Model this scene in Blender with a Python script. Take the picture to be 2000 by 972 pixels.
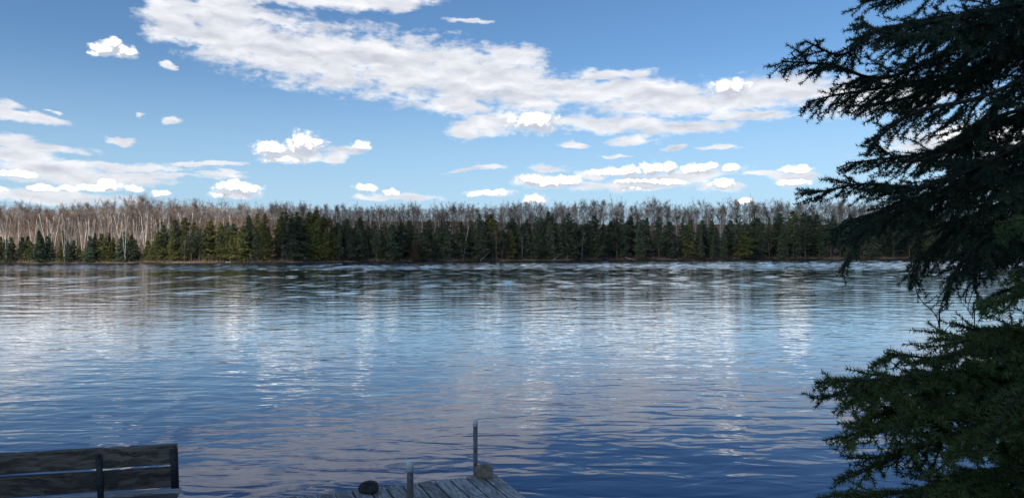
import bpy, math, random
import numpy as np
from mathutils import Vector, Matrix

R = math.radians
sc = bpy.context.scene
col = sc.collection
for o in list(bpy.data.objects):
    bpy.data.objects.remove(o)

# ------------------------------------------------------------------ camera
FPX = 1483.0                      # focal length in pixels of a 2000 px wide frame
CAM_H = 2.45
cam_d = bpy.data.cameras.new('camera')
cam = bpy.data.objects.new('camera', cam_d)
col.objects.link(cam)
cam_d.sensor_width = 36.0
cam_d.lens = FPX / 2000 * 36
cam_d.clip_start = 0.05
cam_d.clip_end = 20000
cam.matrix_world = (Matrix.Translation((0, 0, CAM_H)) @ Matrix.Rotation(R(90.35), 4, 'X')
                    @ Matrix.Rotation(R(-0.15), 4, 'Z'))
sc.camera = cam
CROT = cam.matrix_world.to_3x3()


def ray(px, py):
    return CROT @ Vector(((px - 1000) / FPX, -(py - 486) / FPX, -1.0))


def at(px, py, y):
    """the point seen at photo pixel px,py that lies y metres ahead"""
    d = ray(px, py)
    return Vector((0, 0, CAM_H)) + d * (y / d.y)


# ------------------------------------------------------------------ sun, exposure
SUN_AZ = R(-142)                  # measured from straight ahead (+Y), positive to the right
SUN_EL = R(33)
SDIR = Vector((math.sin(SUN_AZ) * math.cos(SUN_EL), math.cos(SUN_AZ) * math.cos(SUN_EL), math.sin(SUN_EL)))
sd = bpy.data.lights.new('sun', 'SUN')
sd.energy = 5.0
sd.angle = R(0.53)
sd.color = (1.0, 0.90, 0.78)
sun = bpy.data.objects.new('sun', sd)
col.objects.link(sun)
sun.rotation_euler = SDIR.to_track_quat('Z', 'Y').to_euler()

sc.view_settings.view_transform = 'Standard'
sc.view_settings.look = 'None'
sc.view_settings.exposure = 0.28
sc.view_settings.gamma = 1.0
sc.view_settings.use_curve_mapping = False
sc.render.engine = 'CYCLES'
sc.cycles.use_denoising = True
sc.cycles.max_bounces = 6
sc.cycles.diffuse_bounces = 2
sc.cycles.glossy_bounces = 3
sc.cycles.transparent_max_bounces = 8
sc.cycles.sample_clamp_indirect = 4.0

# ------------------------------------------------------------------ world: sky with clouds
world = bpy.data.worlds.new('World')
sc.world = world
world.use_nodes = True
world.cycles.sampling_method = 'MANUAL'
world.cycles.sample_map_resolution = 512


class NT:
    """small helper to write node trees"""
    def __init__(self, tree):
        self.t = tree
        tree.nodes.clear()

    def n(self, kind, **kw):
        nd = self.t.nodes.new(kind)
        for k, v in kw.items():
            setattr(nd, k, v)
        return nd

    def put(self, sock, v):
        if isinstance(v, bpy.types.NodeSocket):
            self.t.links.new(v, sock)
        elif v is not None:
            sock.default_value = v

    def m(self, op, a, b=None, c=None, clamp=False):
        nd = self.n('ShaderNodeMath', operation=op, use_clamp=clamp)
        for i, v in enumerate((a, b, c)):
            self.put(nd.inputs[i], v)
        return nd.outputs[0]

    def v(self, op, a, b=None, c=None):
        nd = self.n('ShaderNodeVectorMath', operation=op)
        for i, x in enumerate((a, b, c)):
            if x is not None:
                self.put(nd.inputs[i], x)
        return nd.outputs['Value' if op in ('LENGTH', 'DOT_PRODUCT') else 'Vector']

    def ss(self, x, a, b, lo=0.0, hi=1.0, mode='SMOOTHSTEP'):
        nd = self.n('ShaderNodeMapRange', interpolation_type=mode)
        self.put(nd.inputs['Value'], x)
        for k, val in (('From Min', a), ('From Max', b), ('To Min', lo), ('To Max', hi)):
            self.put(nd.inputs[k], val)
        return nd.outputs[0]

    def noise(self, vec, scale, detail=4, rough=0.5, dist=0.0, out='Fac', dims='3D'):
        nd = self.n('ShaderNodeTexNoise', noise_dimensions=dims)
        self.put(nd.inputs['Vector'], vec)
        self.put(nd.inputs['Scale'], scale)
        self.put(nd.inputs['Detail'], detail)
        self.put(nd.inputs['Roughness'], rough)
        self.put(nd.inputs['Distortion'], dist)
        return nd.outputs[out]

    def mix(self, f, a, b):
        nd = self.n('ShaderNodeMix', data_type='RGBA')
        self.put(nd.inputs['Factor'], f)
        self.put(nd.inputs[6], a)
        self.put(nd.inputs[7], b)
        return nd.outputs[2]

    def ramp(self, f, stops):
        nd = self.n('ShaderNodeValToRGB')
        cr = nd.color_ramp
        while len(cr.elements) < len(stops):
            cr.elements.new(0.5)
        for e, (p, c) in zip(cr.elements, stops):
            e.position = p
            e.color = c
        self.put(nd.inputs[0], f)
        return nd.outputs[0]


def rgba(r, g, b):
    return (r, g, b, 1.0)


UV = 14.83


def px_uv(px, py):
    d = ray(px, py)
    return math.atan2(d.x, d.y) * UV, d.z / math.hypot(d.x, d.y) * UV


# clouds, each an ellipse of the sky vault given by where it stands in view: x, y, half width, half height (, tilt)
CUMULUS = [
    (203, 94, 32, 15), (238, 101, 34, 14), (222, 84, 14, 12), (184, 104, 20, 8), 
    (595, 283, 42, 27), (529, 291, 36, 15), (552, 309, 52, 8), (702, 286, 22, 12), 
    (1043, 239, 50, 24), (1427, 170, 42, 19), 
    (1037, 352, 28, 15), (1071, 356, 42, 12), (1107, 352, 32, 12), (1187, 336, 32, 11), (1232, 336, 34, 13),
    (1274, 330, 28, 15), (1309, 328, 17, 16), (1360, 328, 36, 12), (1385, 323, 20, 9), (1424, 328, 26, 10), (1244, 353, 66, 8),
    (1300, 357, 44, 8), (1244, 369, 28, 4), (966, 375, 38, 6), (936, 377, 26, 5), (1045, 387, 27, 10), (1409, 360, 30, 10),
    (1446, 392, 24, 7), (1555, 332, 34, 9), (1551, 356, 38, 10), (456, 368, 40, 17), (480, 371, 40, 13),
    (432, 380, 22, 6), (312, 377, 22, 8), (200, 366, 48, 9), (212, 358, 20, 10), (260, 370, 22, 7), (137, 366, 26, 6),
    (82, 367, 30, 8), (37, 342, 42, 9), (2, 369, 14, 7), (715, 366, 26, 8), (765, 374, 18, 7), 
    (1985, 280, 60, 30), (1880, 265, 50, 20),
]
BANK = [
    (340, 45, 78, 50, 30), (335, 18, 66, 38, 0), (430, 70, 115, 60, 30), (450, 25, 120, 36, 5), (540, 100, 120, 58, 22),
    (650, 112, 150, 66, 18), (780, 130, 160, 70, 12), (900, 145, 150, 68, 10), (980, 150, 110, 62, 5), (1000, 112, 75, 28, 5),
    (900, 205, 85, 22, 5), (960, 240, 80, 24, -5), (1030, 190, 75, 42, 0), (640, 4, 150, 20, -2), (770, 4, 85, 22, -3),
    (1120, 175, 150, 34, 5), (1250, 176, 170, 30, 5), (1200, 146, 95, 13, 0), (1300, 200, 190, 26, 2), (1460, 190, 130, 40, -4),
    (1560, 172, 90, 36, 0), (1700, 190, 160, 45, 0), (1180, 241, 200, 19, 3), (1330, 249, 110, 15, -2), (1455, 226, 110, 9, 3),
    (1900, 270, 200, 45, -4), (8, 210, 36, 15, 5), (50, 228, 90, 11, 3), (98, 217, 18, 5, 0), (30, 278, 60, 18, 4),
    (90, 290, 90, 11, 1), (40, 305, 90, 18, 0), (90, 334, 150, 20, 0), (215, 324, 170, 10, -1), (170, 348, 200, 18, 0),
    (300, 343, 130, 8, -1), (390, 320, 90, 4, -2), (425, 335, 55, 4, -2), (240, 273, 40, 8, 2), (90, 384, 190, 16, 0),
    (1120, 282, 36, 8, 4), (1236, 275, 58, 10, 2), (1315, 288, 26, 6, -4), (1405, 288, 48, 5, 0), (1202, 301, 30, 4, 0),
    (920, 40, 55, 5, 2), (930, 332, 60, 5, -4), (1075, 330, 45, 9, 4), (430, 340, 50, 4, 0), (330, 127, 15, 8, 0), (347, 233, 25, 10, -4), (665, 290, 40, 13, 0), (655, 306, 32, 12, 0), (905, 252, 36, 22, 0), (1150, 340, 34, 10, 0),
    (800, 388, 60, 8, 0), (1490, 340, 50, 7, 2), (735, 388, 50, 7, 0), (1230, 362, 130, 12, 0), (1410, 366, 50, 9, 0), (275, 222, 10, 7, 0),
    (585, 302, 80, 13, 0), (1040, 352, 60, 14, 0), (1330, 345, 120, 16, -2), (462, 380, 55, 8, 0), (1430, 190, 75, 18, 0), (1555, 345, 50, 14, 0), (950, 378, 55, 6, 0),
]

w = NT(world.node_tree)
tc = w.n('ShaderNodeTexCoord')
sep = w.n('ShaderNodeSeparateXYZ')
w.put(sep.inputs[0], tc.outputs['Generated'])
dx, dy, dz = sep.outputs
az = w.m('MULTIPLY', w.m('ARCTAN2', dx, dy), UV)
hyp = w.m('SQRT', w.m('ADD', w.m('MULTIPLY', dx, dx), w.m('ADD', w.m('MULTIPLY', dy, dy), 1e-6)))
el = w.m('MULTIPLY', w.m('DIVIDE', dz, hyp), UV)
cmb = w.n('ShaderNodeCombineXYZ')
w.put(cmb.inputs[0], az)
w.put(cmb.inputs[1], el)
uv0 = cmb.outputs[0]


def warp(vec, scale, amp, stretch, det=3):
    nz = w.noise(w.v('MULTIPLY', vec, stretch), scale, det, 0.55, out='Color')
    return w.v('ADD', vec, w.v('MULTIPLY', w.v('SUBTRACT', nz, (0.5, 0.5, 0.5)), amp))


def field(vec, items):
    out = None
    for it in items:
        cx, cy, rx, ry = it[:4]
        u, vv = px_uv(cx, cy)
        c2 = math.cos(u / UV) ** 2
        ru, rv = rx / 100 * c2, ry / 100 * math.sqrt(c2)
        rot = -it[4] if len(it) > 4 else 0
        if abs(rot) > 0.1:
            mp = w.n('ShaderNodeMapping', vector_type='TEXTURE')
            w.put(mp.inputs['Vector'], vec)
            mp.inputs['Location'].default_value = (u, vv, 0)
            mp.inputs['Rotation'].default_value = (0, 0, R(rot))
            mp.inputs['Scale'].default_value = (ru, rv, 1)
            p = mp.outputs[0]
        else:
            p = w.v('MULTIPLY_ADD', vec, (1 / ru, 1 / rv, 0), (-u / ru, -vv / rv, 0))
        ln = w.v('LENGTH', p)
        out = ln if out is None else w.m('MINIMUM', out, ln)
    return out


# heaped clouds
uvc = warp(warp(uv0, 2.2, (0.16, 0.13, 0), (1, 1.3, 1), 1), 9.0, (0.09, 0.08, 0), (1, 1.2, 1), 3)
fc = field(uvc, CUMULUS)
fc_up = field(w.v('ADD', uvc, (-0.03, 0.11, 0)), CUMULUS)
det_c = w.noise(uv0, 11.0, 5, 0.62)


def billow(scale):
    vo = w.n('ShaderNodeTexVoronoi', voronoi_dimensions='2D', feature='F1')
    w.put(vo.inputs['Vector'], w.v('MULTIPLY', uvc, (1, 1.25, 1)))
    vo.inputs['Scale'].default_value = scale
    return vo.outputs['Distance']


bil = w.m('ADD', w.m('MULTIPLY', w.m('SUBTRACT', 0.45, billow(5.0)), 0.50), w.m('MULTIPLY', w.m('SUBTRACT', 0.45, billow(11.0)), 0.26))
bil = w.m('ADD', bil, w.m('MULTIPLY', w.m('SUBTRACT', det_c, 0.5), 0.55))
dens_c = w.m('SUBTRACT', w.m('ADD', 1.0, bil), fc)
a_c = w.ss(dens_c, -0.18, 0.52)
lit_c = w.ss(w.m('ADD', w.m('SUBTRACT', fc_up, fc), w.m('ADD', w.m('MULTIPLY', w.m('SUBTRACT', det_c, 0.5), 1.2), w.m('MULTIPLY', bil, 1.2))), -0.34, 0.72)
# layered clouds
uvb = warp(warp(uv0, 0.9, (0.5, 0.22, 0), (0.8, 1.5, 1), 2), 3.6, (0.42, 0.20, 0), (0.7, 1.6, 1), 5)
fb = field(uvb, BANK)
cell = w.noise(w.v('MULTIPLY', uv0, (0.75, 1.9, 1)), 2.1, 6, 0.55, 0.3)
dens_b = w.m('ADD', w.m('SUBTRACT', 1.14, fb), w.m('ADD', w.m('MULTIPLY', w.m('SUBTRACT', cell, 0.47), 1.5), w.m('MULTIPLY', w.m('SUBTRACT', w.noise(w.v('MULTIPLY', uv0, (0.8, 1.4, 1)), 7.0, 3, 0.6), 0.5), 0.8)))
# the same cloud kind over the rest of the vault
zc = w.m('ADD', w.m('MAXIMUM', dz, 0.0), 0.12)
pl = w.v('DIVIDE', tc.outputs['Generated'], None)
pn = pl.node
cz = w.n('ShaderNodeCombineXYZ')
for i in range(3):
    w.put(cz.inputs[i], zc)
w.put(pn.inputs[1], cz.outputs[0])
gen = w.noise(pl, 1.1, 6, 0.55, 0.2)
vis = w.m('MULTIPLY', w.ss(dy, 0.55, 0.72), w.ss(el, 6.6, 5.0))
dens_g = w.m('MULTIPLY', w.m('SUBTRACT', gen, 0.53), w.m('SUBTRACT', 4.0, w.m('MULTIPLY', vis, 4.0)))
dens_b = w.m('MAXIMUM', dens_b, w.m('SUBTRACT', dens_g, w.m('MULTIPLY', vis, 2.0)))
a_b = w.ss(dens_b, 0.02, 0.75, 0.0, 0.97)
soft = w.v('MULTIPLY', uvb, (0.6, 1.7, 1))
cs0 = w.noise(soft, 1.7, 4, 0.5)
cs1 = w.noise(w.v('ADD', soft, (0.03, 0.20, 0)), 1.7, 4, 0.5)
lit_b = w.m('ADD', w.ss(w.m('SUBTRACT', cs0, cs1), -0.22, 0.26, 0.0, 1.0, 'LINEAR'), w.ss(dens_b, 0.9, 0.1, 0.0, 0.30), clamp=True)
c_b = w.mix(lit_b, rgba(0.55, 0.58, 0.66), rgba(0.98, 0.98, 1.0))
c_c = w.mix(w.m('POWER', lit_c, 1.7), rgba(0.53, 0.56, 0.64), rgba(1.85, 1.82, 1.78))
alpha = w.m('MAXIMUM', a_b, a_c)
ccol = w.mix(a_c, c_b, c_c)
fade = w.ss(dz, -0.005, 0.01)
alpha = w.m('MULTIPLY', alpha, fade)

sky = w.n('ShaderNodeTexSky', sky_type='NISHITA')
sky.sun_disc = False
sky.sun_elevation = SUN_EL
sky.sun_rotation = SUN_AZ
sky.altitude = 300
sky.air_density = 1.0
sky.dust_density = 0.25
sky.ozone_density = 1.0
bg1 = w.n('ShaderNodeBackground')
hsv = w.n('ShaderNodeHueSaturation')
hsv.inputs['Saturation'].default_value = 1.06
w.put(hsv.inputs['Color'], w.mix(1.0, sky.outputs[0], rgba(0.71, 0.88, 1.05)))
hsv.inputs['Color'].links[0].from_node.blend_type = 'MULTIPLY'
w.put(bg1.inputs[0], w.mix(w.ss(w.m('ABSOLUTE', dz), 0.0, 0.26, 0.80, 0.0), hsv.outputs[0], rgba(3.9, 5.75, 7.7)))
bg1.inputs[1].default_value = 0.095
bg2 = w.n('ShaderNodeBackground')
w.put(bg2.inputs[0], ccol)
bg2.inputs[1].default_value = 0.88
mx = w.n('ShaderNodeMixShader')
w.put(mx.inputs[0], alpha)
w.put(mx.inputs[1], bg1.outputs[0])
w.put(mx.inputs[2], bg2.outputs[0])
wo = w.n('ShaderNodeOutputWorld')
w.put(wo.inputs[0], mx.outputs[0])


# ------------------------------------------------------------------ materials
def mat(name, build):
    m = bpy.data.materials.new(name)
    m.use_nodes = True
    t = NT(m.node_tree)
    b = t.n('ShaderNodeBsdfPrincipled')
    o = t.n('ShaderNodeOutputMaterial')
    t.t.links.new(b.outputs[0], o.inputs[0])
    build(t, b)
    return m


def co(t, which='Object'):
    return t.n('ShaderNodeTexCoord').outputs[which]


def rnd(t):
    return t.n('ShaderNodeObjectInfo').outputs['Random']


def bump(t, b, h, dist=0.01, strength=1.0):
    bp = t.n('ShaderNodeBump')
    bp.inputs['Strength'].default_value = strength
    bp.inputs['Distance'].default_value = dist
    t.put(bp.inputs['Height'], h)
    t.put(b.inputs['Normal'], bp.outputs[0])


def m_foliage(dark, light, scale, rough=0.7):
    def f(t, b):
        nz = t.noise(co(t), scale, 3, 0.6)
        c = t.mix(t.ss(nz, 0.3, 0.7), dark, light)
        hsv = t.n('ShaderNodeHueSaturation')
        r = rnd(t)
        t.put(hsv.inputs['Hue'], t.ss(r, 0, 1, 0.485, 0.515, 'LINEAR'))
        t.put(hsv.inputs['Value'], t.ss(t.m('FRACT', t.m('MULTIPLY', r, 7.3)), 0, 1, 0.7, 1.3, 'LINEAR'))
        t.put(hsv.inputs['Color'], c)
        t.put(b.inputs['Base Color'], hsv.outputs[0])
        b.inputs['Roughness'].default_value = rough
        b.inputs['Specular IOR Level'].default_value = 0.25
    return f


def m_bark(a, c, scale, stretch=(1, 1, 0.25), rough=0.85):
    def f(t, b):
        nz = t.noise(t.v('MULTIPLY', co(t), stretch), scale, 5, 0.65)
        t.put(b.inputs['Base Color'], t.mix(t.ss(nz, 0.35, 0.68), a, c))
        b.inputs['Roughness'].default_value = rough
        b.inputs['Specular IOR Level'].default_value = 0.2
        bump(t, b, nz, 0.02)
    return f


M = {}
M['conifer'] = mat('conifer_needles', m_foliage(rgba(0.044, 0.070, 0.042), rgba(0.108, 0.138, 0.080), 0.55))
M['olive'] = mat('olive_conifer_needles', m_foliage(rgba(0.080, 0.092, 0.028), rgba(0.165, 0.170, 0.052), 0.55))  # lighter, yellower needles: sunlight put into the colour of the sunny stretch
M['dead'] = mat('dead_needles', m_foliage(rgba(0.10, 0.065, 0.035), rgba(0.17, 0.115, 0.065), 0.6))
M['cbark'] = mat('conifer_bark', m_bark(rgba(0.07, 0.055, 0.045), rgba(0.16, 0.135, 0.115), 3))
M['birch'] = mat('birch_bark', m_bark(rgba(0.44, 0.40, 0.36), rgba(0.78, 0.73, 0.66), 1.6, (1, 1, 1.2)))
M['gbark'] = mat('hardwood_bark', m_bark(rgba(0.12, 0.105, 0.095), rgba(0.30, 0.26, 0.23), 2))
M['silver'] = mat('weathered_dead_wood', m_bark(rgba(0.18, 0.165, 0.15), rgba(0.40, 0.37, 0.34), 2))
M['twig_red'] = mat('reddish_twigs', m_foliage(rgba(0.13, 0.094, 0.074), rgba(0.25, 0.185, 0.145), 0.4))
M['twig_grey'] = mat('grey_brown_twigs', m_foliage(rgba(0.145, 0.108, 0.084), rgba(0.28, 0.21, 0.165), 0.4))
M['spruce'] = mat('spruce_needles', m_foliage(rgba(0.030, 0.056, 0.030), rgba(0.060, 0.094, 0.044), 5.0, 0.55))
M['fir'] = mat('young_fir_needles', m_foliage(rgba(0.050, 0.080, 0.022), rgba(0.115, 0.150, 0.036), 5.0, 0.5))
M['twig'] = mat('spruce_twig_bark', m_bark(rgba(0.03, 0.023, 0.018), rgba(0.085, 0.068, 0.055), 30))


def f_wood(dark, light):
    def f(t, b):
        c = co(t)
        r = rnd(t)
        off = t.n('ShaderNodeCombineXYZ')
        t.put(off.inputs[0], t.m('MULTIPLY', r, 37.0))
        t.put(off.inputs[1], t.m('MULTIPLY', r, 11.0))
        p = t.v('ADD', c, off.outputs[0])
        warpn = t.noise(p, 2.5, 3, 0.5, out='Color')
        p2 = t.v('ADD', t.v('MULTIPLY', p, (1.4, 26, 26)), t.v('MULTIPLY', warpn, (0, 5, 5)))
        grain = t.noise(p2, 1.6, 6, 0.62)
        fine = t.noise(t.v('MULTIPLY', p, (5, 160, 160)), 1.0, 4, 0.6)
        blot = t.noise(p, 5.0, 4, 0.6)
        c1 = t.mix(t.ss(grain, 0.32, 0.66), dark, light)
        c1 = t.mix(t.ss(fine, 0.40, 0.60, 0.22, 0.0), c1, dark)
        c1 = t.mix(t.ss(blot, 0.56, 0.74, 0, 0.5), c1, tuple(x * 0.45 for x in dark[:3]) + (1,))
        crack = t.ss(t.m('ABSOLUTE', t.m('SUBTRACT', grain, 0.5)), 0.0, 0.012, 1.0, 0.0)
        crack = t.m('MULTIPLY', crack, t.ss(t.noise(p, 3.0, 2), 0.48, 0.6))
        c1 = t.mix(crack, c1, rgba(0.012, 0.011, 0.011))
        hs = t.n('ShaderNodeHueSaturation')
        t.put(hs.inputs['Value'], t.ss(r, 0, 1, 0.72, 1.25, 'LINEAR'))
        t.put(hs.inputs['Color'], c1)
        t.put(b.inputs['Base Color'], hs.outputs[0])
        b.inputs['Roughness'].default_value = 0.85
        b.inputs['Specular IOR Level'].default_value = 0.25
        bump(t, b, t.m('SUBTRACT', t.m('ADD', grain, t.m('MULTIPLY', fine, 0.4)), crack), 0.004)
    return f


M['plank'] = mat('weathered_grey_deck_wood', f_wood(rgba(0.19, 0.17, 0.15), rgba(0.58, 0.53, 0.475)))
M['board'] = mat('dark_weathered_bench_wood', f_wood(rgba(0.060, 0.048, 0.038), rgba(0.215, 0.175, 0.138)))


def f_iron(t, b):
    nz = t.noise(co(t), 30, 4)
    t.put(b.inputs['Base Color'], t.mix(nz, rgba(0.018, 0.02, 0.024), rgba(0.05, 0.052, 0.056)))
    b.inputs['Roughness'].default_value = 0.6
    b.inputs['Metallic'].default_value = 0.3


def f_pipe(t, b):
    c = co(t)
    nz = t.noise(t.v('MULTIPLY', c, (1, 1, 0.35)), 28, 5, 0.7)
    n2 = t.noise(c, 9, 3)
    c1 = t.mix(t.ss(n2, 0.4, 0.62), rgba(0.20, 0.19, 0.185), rgba(0.12, 0.09, 0.07))
    c1 = t.mix(t.ss(nz, 0.56, 0.66), c1, rgba(0.035, 0.024, 0.018))
    t.put(b.inputs['Base Color'], c1)
    b.inputs['Roughness'].default_value = 0.55
    b.inputs['Metallic'].default_value = 0.35
    bump(t, b, nz, 0.002)


def f_pvc(t, b):
    nz = t.noise(co(t), 22, 4)
    t.put(b.inputs['Base Color'], t.mix(t.ss(nz, 0.5, 0.8), rgba(0.80, 0.80, 0.78), rgba(0.50, 0.49, 0.45)))
    b.inputs['Roughness'].default_value = 0.4


def f_rock(a, c, d):
    def f(t, b):
        p = co(t)
        n1 = t.noise(p, 9, 6, 0.65)
        n2 = t.noise(p, 60, 3, 0.6)
        c1 = t.mix(t.ss(n1, 0.35, 0.65), a, c)
        c1 = t.mix(t.ss(n2, 0.55, 0.7, 0, 0.6), c1, d)
        t.put(b.inputs['Base Color'], c1)
        b.inputs['Roughness'].default_value = 0.8
        bump(t, b, t.m('ADD', n1, t.m('MULTIPLY', n2, 0.3)), 0.012)
    return f


M['iron'] = mat('dark_iron', f_iron)
M['pipe'] = mat('rusty_grey_pipe', f_pipe)
M['pvc'] = mat('white_plastic_cap', f_pvc)
M['rock_tan'] = mat('tan_granite', f_rock(rgba(0.19, 0.125, 0.085), rgba(0.40, 0.30, 0.215), rgba(0.08, 0.055, 0.04)))
M['rock_dark'] = mat('dark_wet_stone', f_rock(rgba(0.018, 0.015, 0.014), rgba(0.05, 0.042, 0.038), rgba(0.01, 0.01, 0.01)))
M['rock_shore'] = mat('shore_stone', f_rock(rgba(0.16, 0.14, 0.12), rgba(0.36, 0.33, 0.30), rgba(0.07, 0.06, 0.05)))


def f_ground(t, b):
    g = t.n('ShaderNodeNewGeometry').outputs['Position']
    s = t.n('ShaderNodeSeparateXYZ')
    t.put(s.inputs[0], g)
    n1 = t.noise(g, 0.35, 5, 0.6)
    n2 = t.noise(g, 3.0, 4, 0.6)
    litter = t.mix(t.ss(n1, 0.35, 0.65), rgba(0.085, 0.055, 0.036), rgba(0.17, 0.12, 0.08))
    litter = t.mix(t.ss(n2, 0.5, 0.7, 0, 0.5), litter, rgba(0.05, 0.05, 0.025))
    sand = t.mix(t.m('MULTIPLY', t.ss(n2, 0.35, 0.65), t.ss(t.noise(g, 0.06, 3, 0.6), 0.45, 0.62)), rgba(0.030, 0.025, 0.021), rgba(0.26, 0.205, 0.155))
    f = t.ss(t.m('ADD', s.outputs[2], t.m('MULTIPLY', t.m('SUBTRACT', n1, 0.5), 0.9)), 0.35, 0.55)
    t.put(b.inputs['Base Color'], t.mix(f, sand, litter))
    b.inputs['Roughness'].default_value = 0.95
    b.inputs['Specular IOR Level'].default_value = 0.1
    bump(t, b, n2, 0.08)


M['ground'] = mat('forest_floor', f_ground)


def f_water(t, b):
    g = t.n('ShaderNodeNewGeometry').outputs['Position']
    s = t.n('ShaderNodeSeparateXYZ')
    t.put(s.inputs[0], g)
    x, y = s.outputs[0], s.outputs[1]
    # wind patches
    patch = t.noise(t.v('MULTIPLY', g, (0.012, 0.05, 0)), 1.0, 3, 0.5)
    near = t.ss(y, 8, 26)
    amp = t.m('SUBTRACT', t.ss(y, 10, 45, 0.85, 0.45), 0.0)
    amp = t.m('MULTIPLY', amp, t.ss(patch, 0.3, 0.7, 0.7, 1.3))
    w1 = t.noise(t.v('MULTIPLY', g, (1.35, 3.0, 0)), 1.0, 2, 0.40, 0.6)
    w2 = t.noise(t.v('MULTIPLY', t.v('ADD', g, (11, 5, 3)), (0.42, 0.95, 0)), 1.0, 2, 0.4, 0.5)
    w3 = t.noise(t.v('MULTIPLY', t.v('ADD', g, (3, 7, 9)), (3.4, 4.8, 0)), 1.0, 2, 0.4, 0.3)
    w0 = t.noise(t.v('MULTIPLY', t.v('ADD', g, (31, 17, 9)), (0.62, 0.22, 0)), 1.0, 2, 0.5, 0.4)
    h0 = t.m('MULTIPLY', w0, t.ss(y, 14, 45, 0.03, 0.01))
    h = t.m('ADD', t.m('ADD', t.m('ADD', h0, t.m('MULTIPLY', w1, 0.0145)), t.m('MULTIPLY', w2, 0.022)), t.m('MULTIPLY', w3, t.m('ADD', t.ss(y, 8, 60, 0.0018, 0.011), t.ss(t.m('ADD', y, t.m('MULTIPLY', t.m('SUBTRACT', patch, 0.5), 60)), 88, 150, 0.0, 0.022))))
    bump(t, b, t.m('MULTIPLY', h, amp), 1.0)
    nrm = b.inputs['Normal'].links[0].from_socket
    # clear surface over deep blue water: mirror share by Fresnel
    fr = t.n('ShaderNodeFresnel')
    fr.inputs['IOR'].default_value = 1.333
    t.put(fr.inputs['Normal'], nrm)
    f = fr.outputs[0]
    share = t.m('MULTIPLY', f, t.m('ADD', 0.80, f), clamp=True)
    gl = t.n('ShaderNodeBsdfGlossy')
    gl.inputs['Roughness'].default_value = 0.03
    gl.inputs['Color'].default_value = rgba(0.94, 0.975, 1.0)
    t.put(gl.inputs['Normal'], nrm)
    df = t.n('ShaderNodeBsdfDiffuse')
    df.inputs['Color'].default_value = rgba(0.004, 0.042, 0.140)
    ms = t.n('ShaderNodeMixShader')
    t.put(ms.inputs[0], share)
    t.put(ms.inputs[1], df.outputs[0])
    t.put(ms.inputs[2], gl.outputs[0])
    out = next(n_ for n_ in t.t.nodes if n_.type == 'OUTPUT_MATERIAL')
    t.put(out.inputs[0], ms.outputs[0])
    t.t.nodes.remove(b)


M['water'] = mat('lake_water', f_water)


def f_cloud(t, b):
    b.inputs['Base Color'].default_value = rgba(0.9, 0.9, 0.9)
    b.inputs['Roughness'].default_value = 1.0
    b.inputs['Specular IOR Level'].default_value = 0.0


M['cloud'] = mat('cloud_white', f_cloud)


def f_thin_cloud(t, b):
    f_cloud(t, b)
    b.inputs['Alpha'].default_value = 0.52       # light passes two faces of it


M['thin_cloud'] = mat('thin_cloud_white', f_thin_cloud)


# ------------------------------------------------------------------ mesh helpers
class MB:
    """collects vertices and faces, then links them as one mesh"""
    def __init__(self):
        self.v, self.f, self.n = [], [], 0

    def add(self, verts, faces):
        verts = np.asarray(verts, np.float64).reshape(-1, 3)
        faces = np.asarray(faces, np.int64) + self.n
        self.v.append(verts)
        self.f.append(faces)
        self.n += len(verts)

    def tube(self, pts, rad, sides=5, cap=True):
        pts = np.asarray([tuple(p) for p in pts], np.float64)
        k = len(pts)
        rad = np.broadcast_to(np.asarray(rad, np.float64), (k,))
        tg = np.gradient(pts, axis=0)
        tg /= np.linalg.norm(tg, axis=1)[:, None] + 1e-12
        ref = np.array([0.31, 0.17, 0.93]) if abs(tg[0, 2]) < 0.8 else np.array([0.93, 0.31, 0.17])
        a = np.cross(tg, ref)
        a /= np.linalg.norm(a, axis=1)[:, None]
        c = np.cross(tg, a)
        th = np.arange(sides) * 2 * np.pi / sides
        ring = pts[:, None] + rad[:, None, None] * (np.cos(th)[None, :, None] * a[:, None] + np.sin(th)[None, :, None] * c[:, None])
        v = ring.reshape(-1, 3)
        i = np.arange(k - 1)[:, None] * sides
        j = np.arange(sides)[None]
        j2 = (j + 1) % sides
        f1 = np.stack([i + j, i + j2, i + sides + j2], -1).reshape(-1, 3)
        f2 = np.stack([i + j, i + sides + j2, i + sides + j], -1).reshape(-1, 3)
        f = [f1, f2]
        if cap:
            e = (k - 1) * sides
            f.append(np.array([[e, e + q, e + q + 1] for q in range(1, sides - 1)]))
            f.append(np.array([[0, q + 1, q] for q in range(1, sides - 1)]))
        self.add(v, np.concatenate(f))

    def mesh(self, name, m, smooth=False):
        v = np.concatenate(self.v)
        f = np.concatenate(self.f)
        me = bpy.data.meshes.new(name)
        me.vertices.add(len(v))
        me.vertices.foreach_set('co', v.astype(np.float32).ravel())
        me.loops.add(f.size)
        me.loops.foreach_set('vertex_index', f.astype(np.int32).ravel())
        me.polygons.add(len(f))
        me.polygons.foreach_set('loop_start', np.arange(0, f.size, 3, dtype=np.int32))
        if smooth:
            me.polygons.foreach_set('use_smooth', np.ones(len(f), bool))
        me.update(calc_edges=True)
        me.materials.append(m)
        return me


def link(name, me, parent=None, loc=None):
    o = bpy.data.objects.new(name, me)
    col.objects.link(o)
    if parent is not None:
        o.parent = parent
    if loc is not None:
        o.location = loc
    return o


def tag(o, label=None, cat=None, group=None, kind=None):
    for k, v in (('label', label), ('category', cat), ('group', group), ('kind', kind)):
        if v:
            o[k] = v
    return o


def thing(name, label, cat, loc=(0, 0, 0), group=None, rz=0.0, scale=None):
    o = link(name, None, None, loc)
    o.empty_display_size = 0.2
    o.rotation_euler.z = rz
    if scale is not None:
        o.scale = scale
    return tag(o, label, cat, group)


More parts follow.
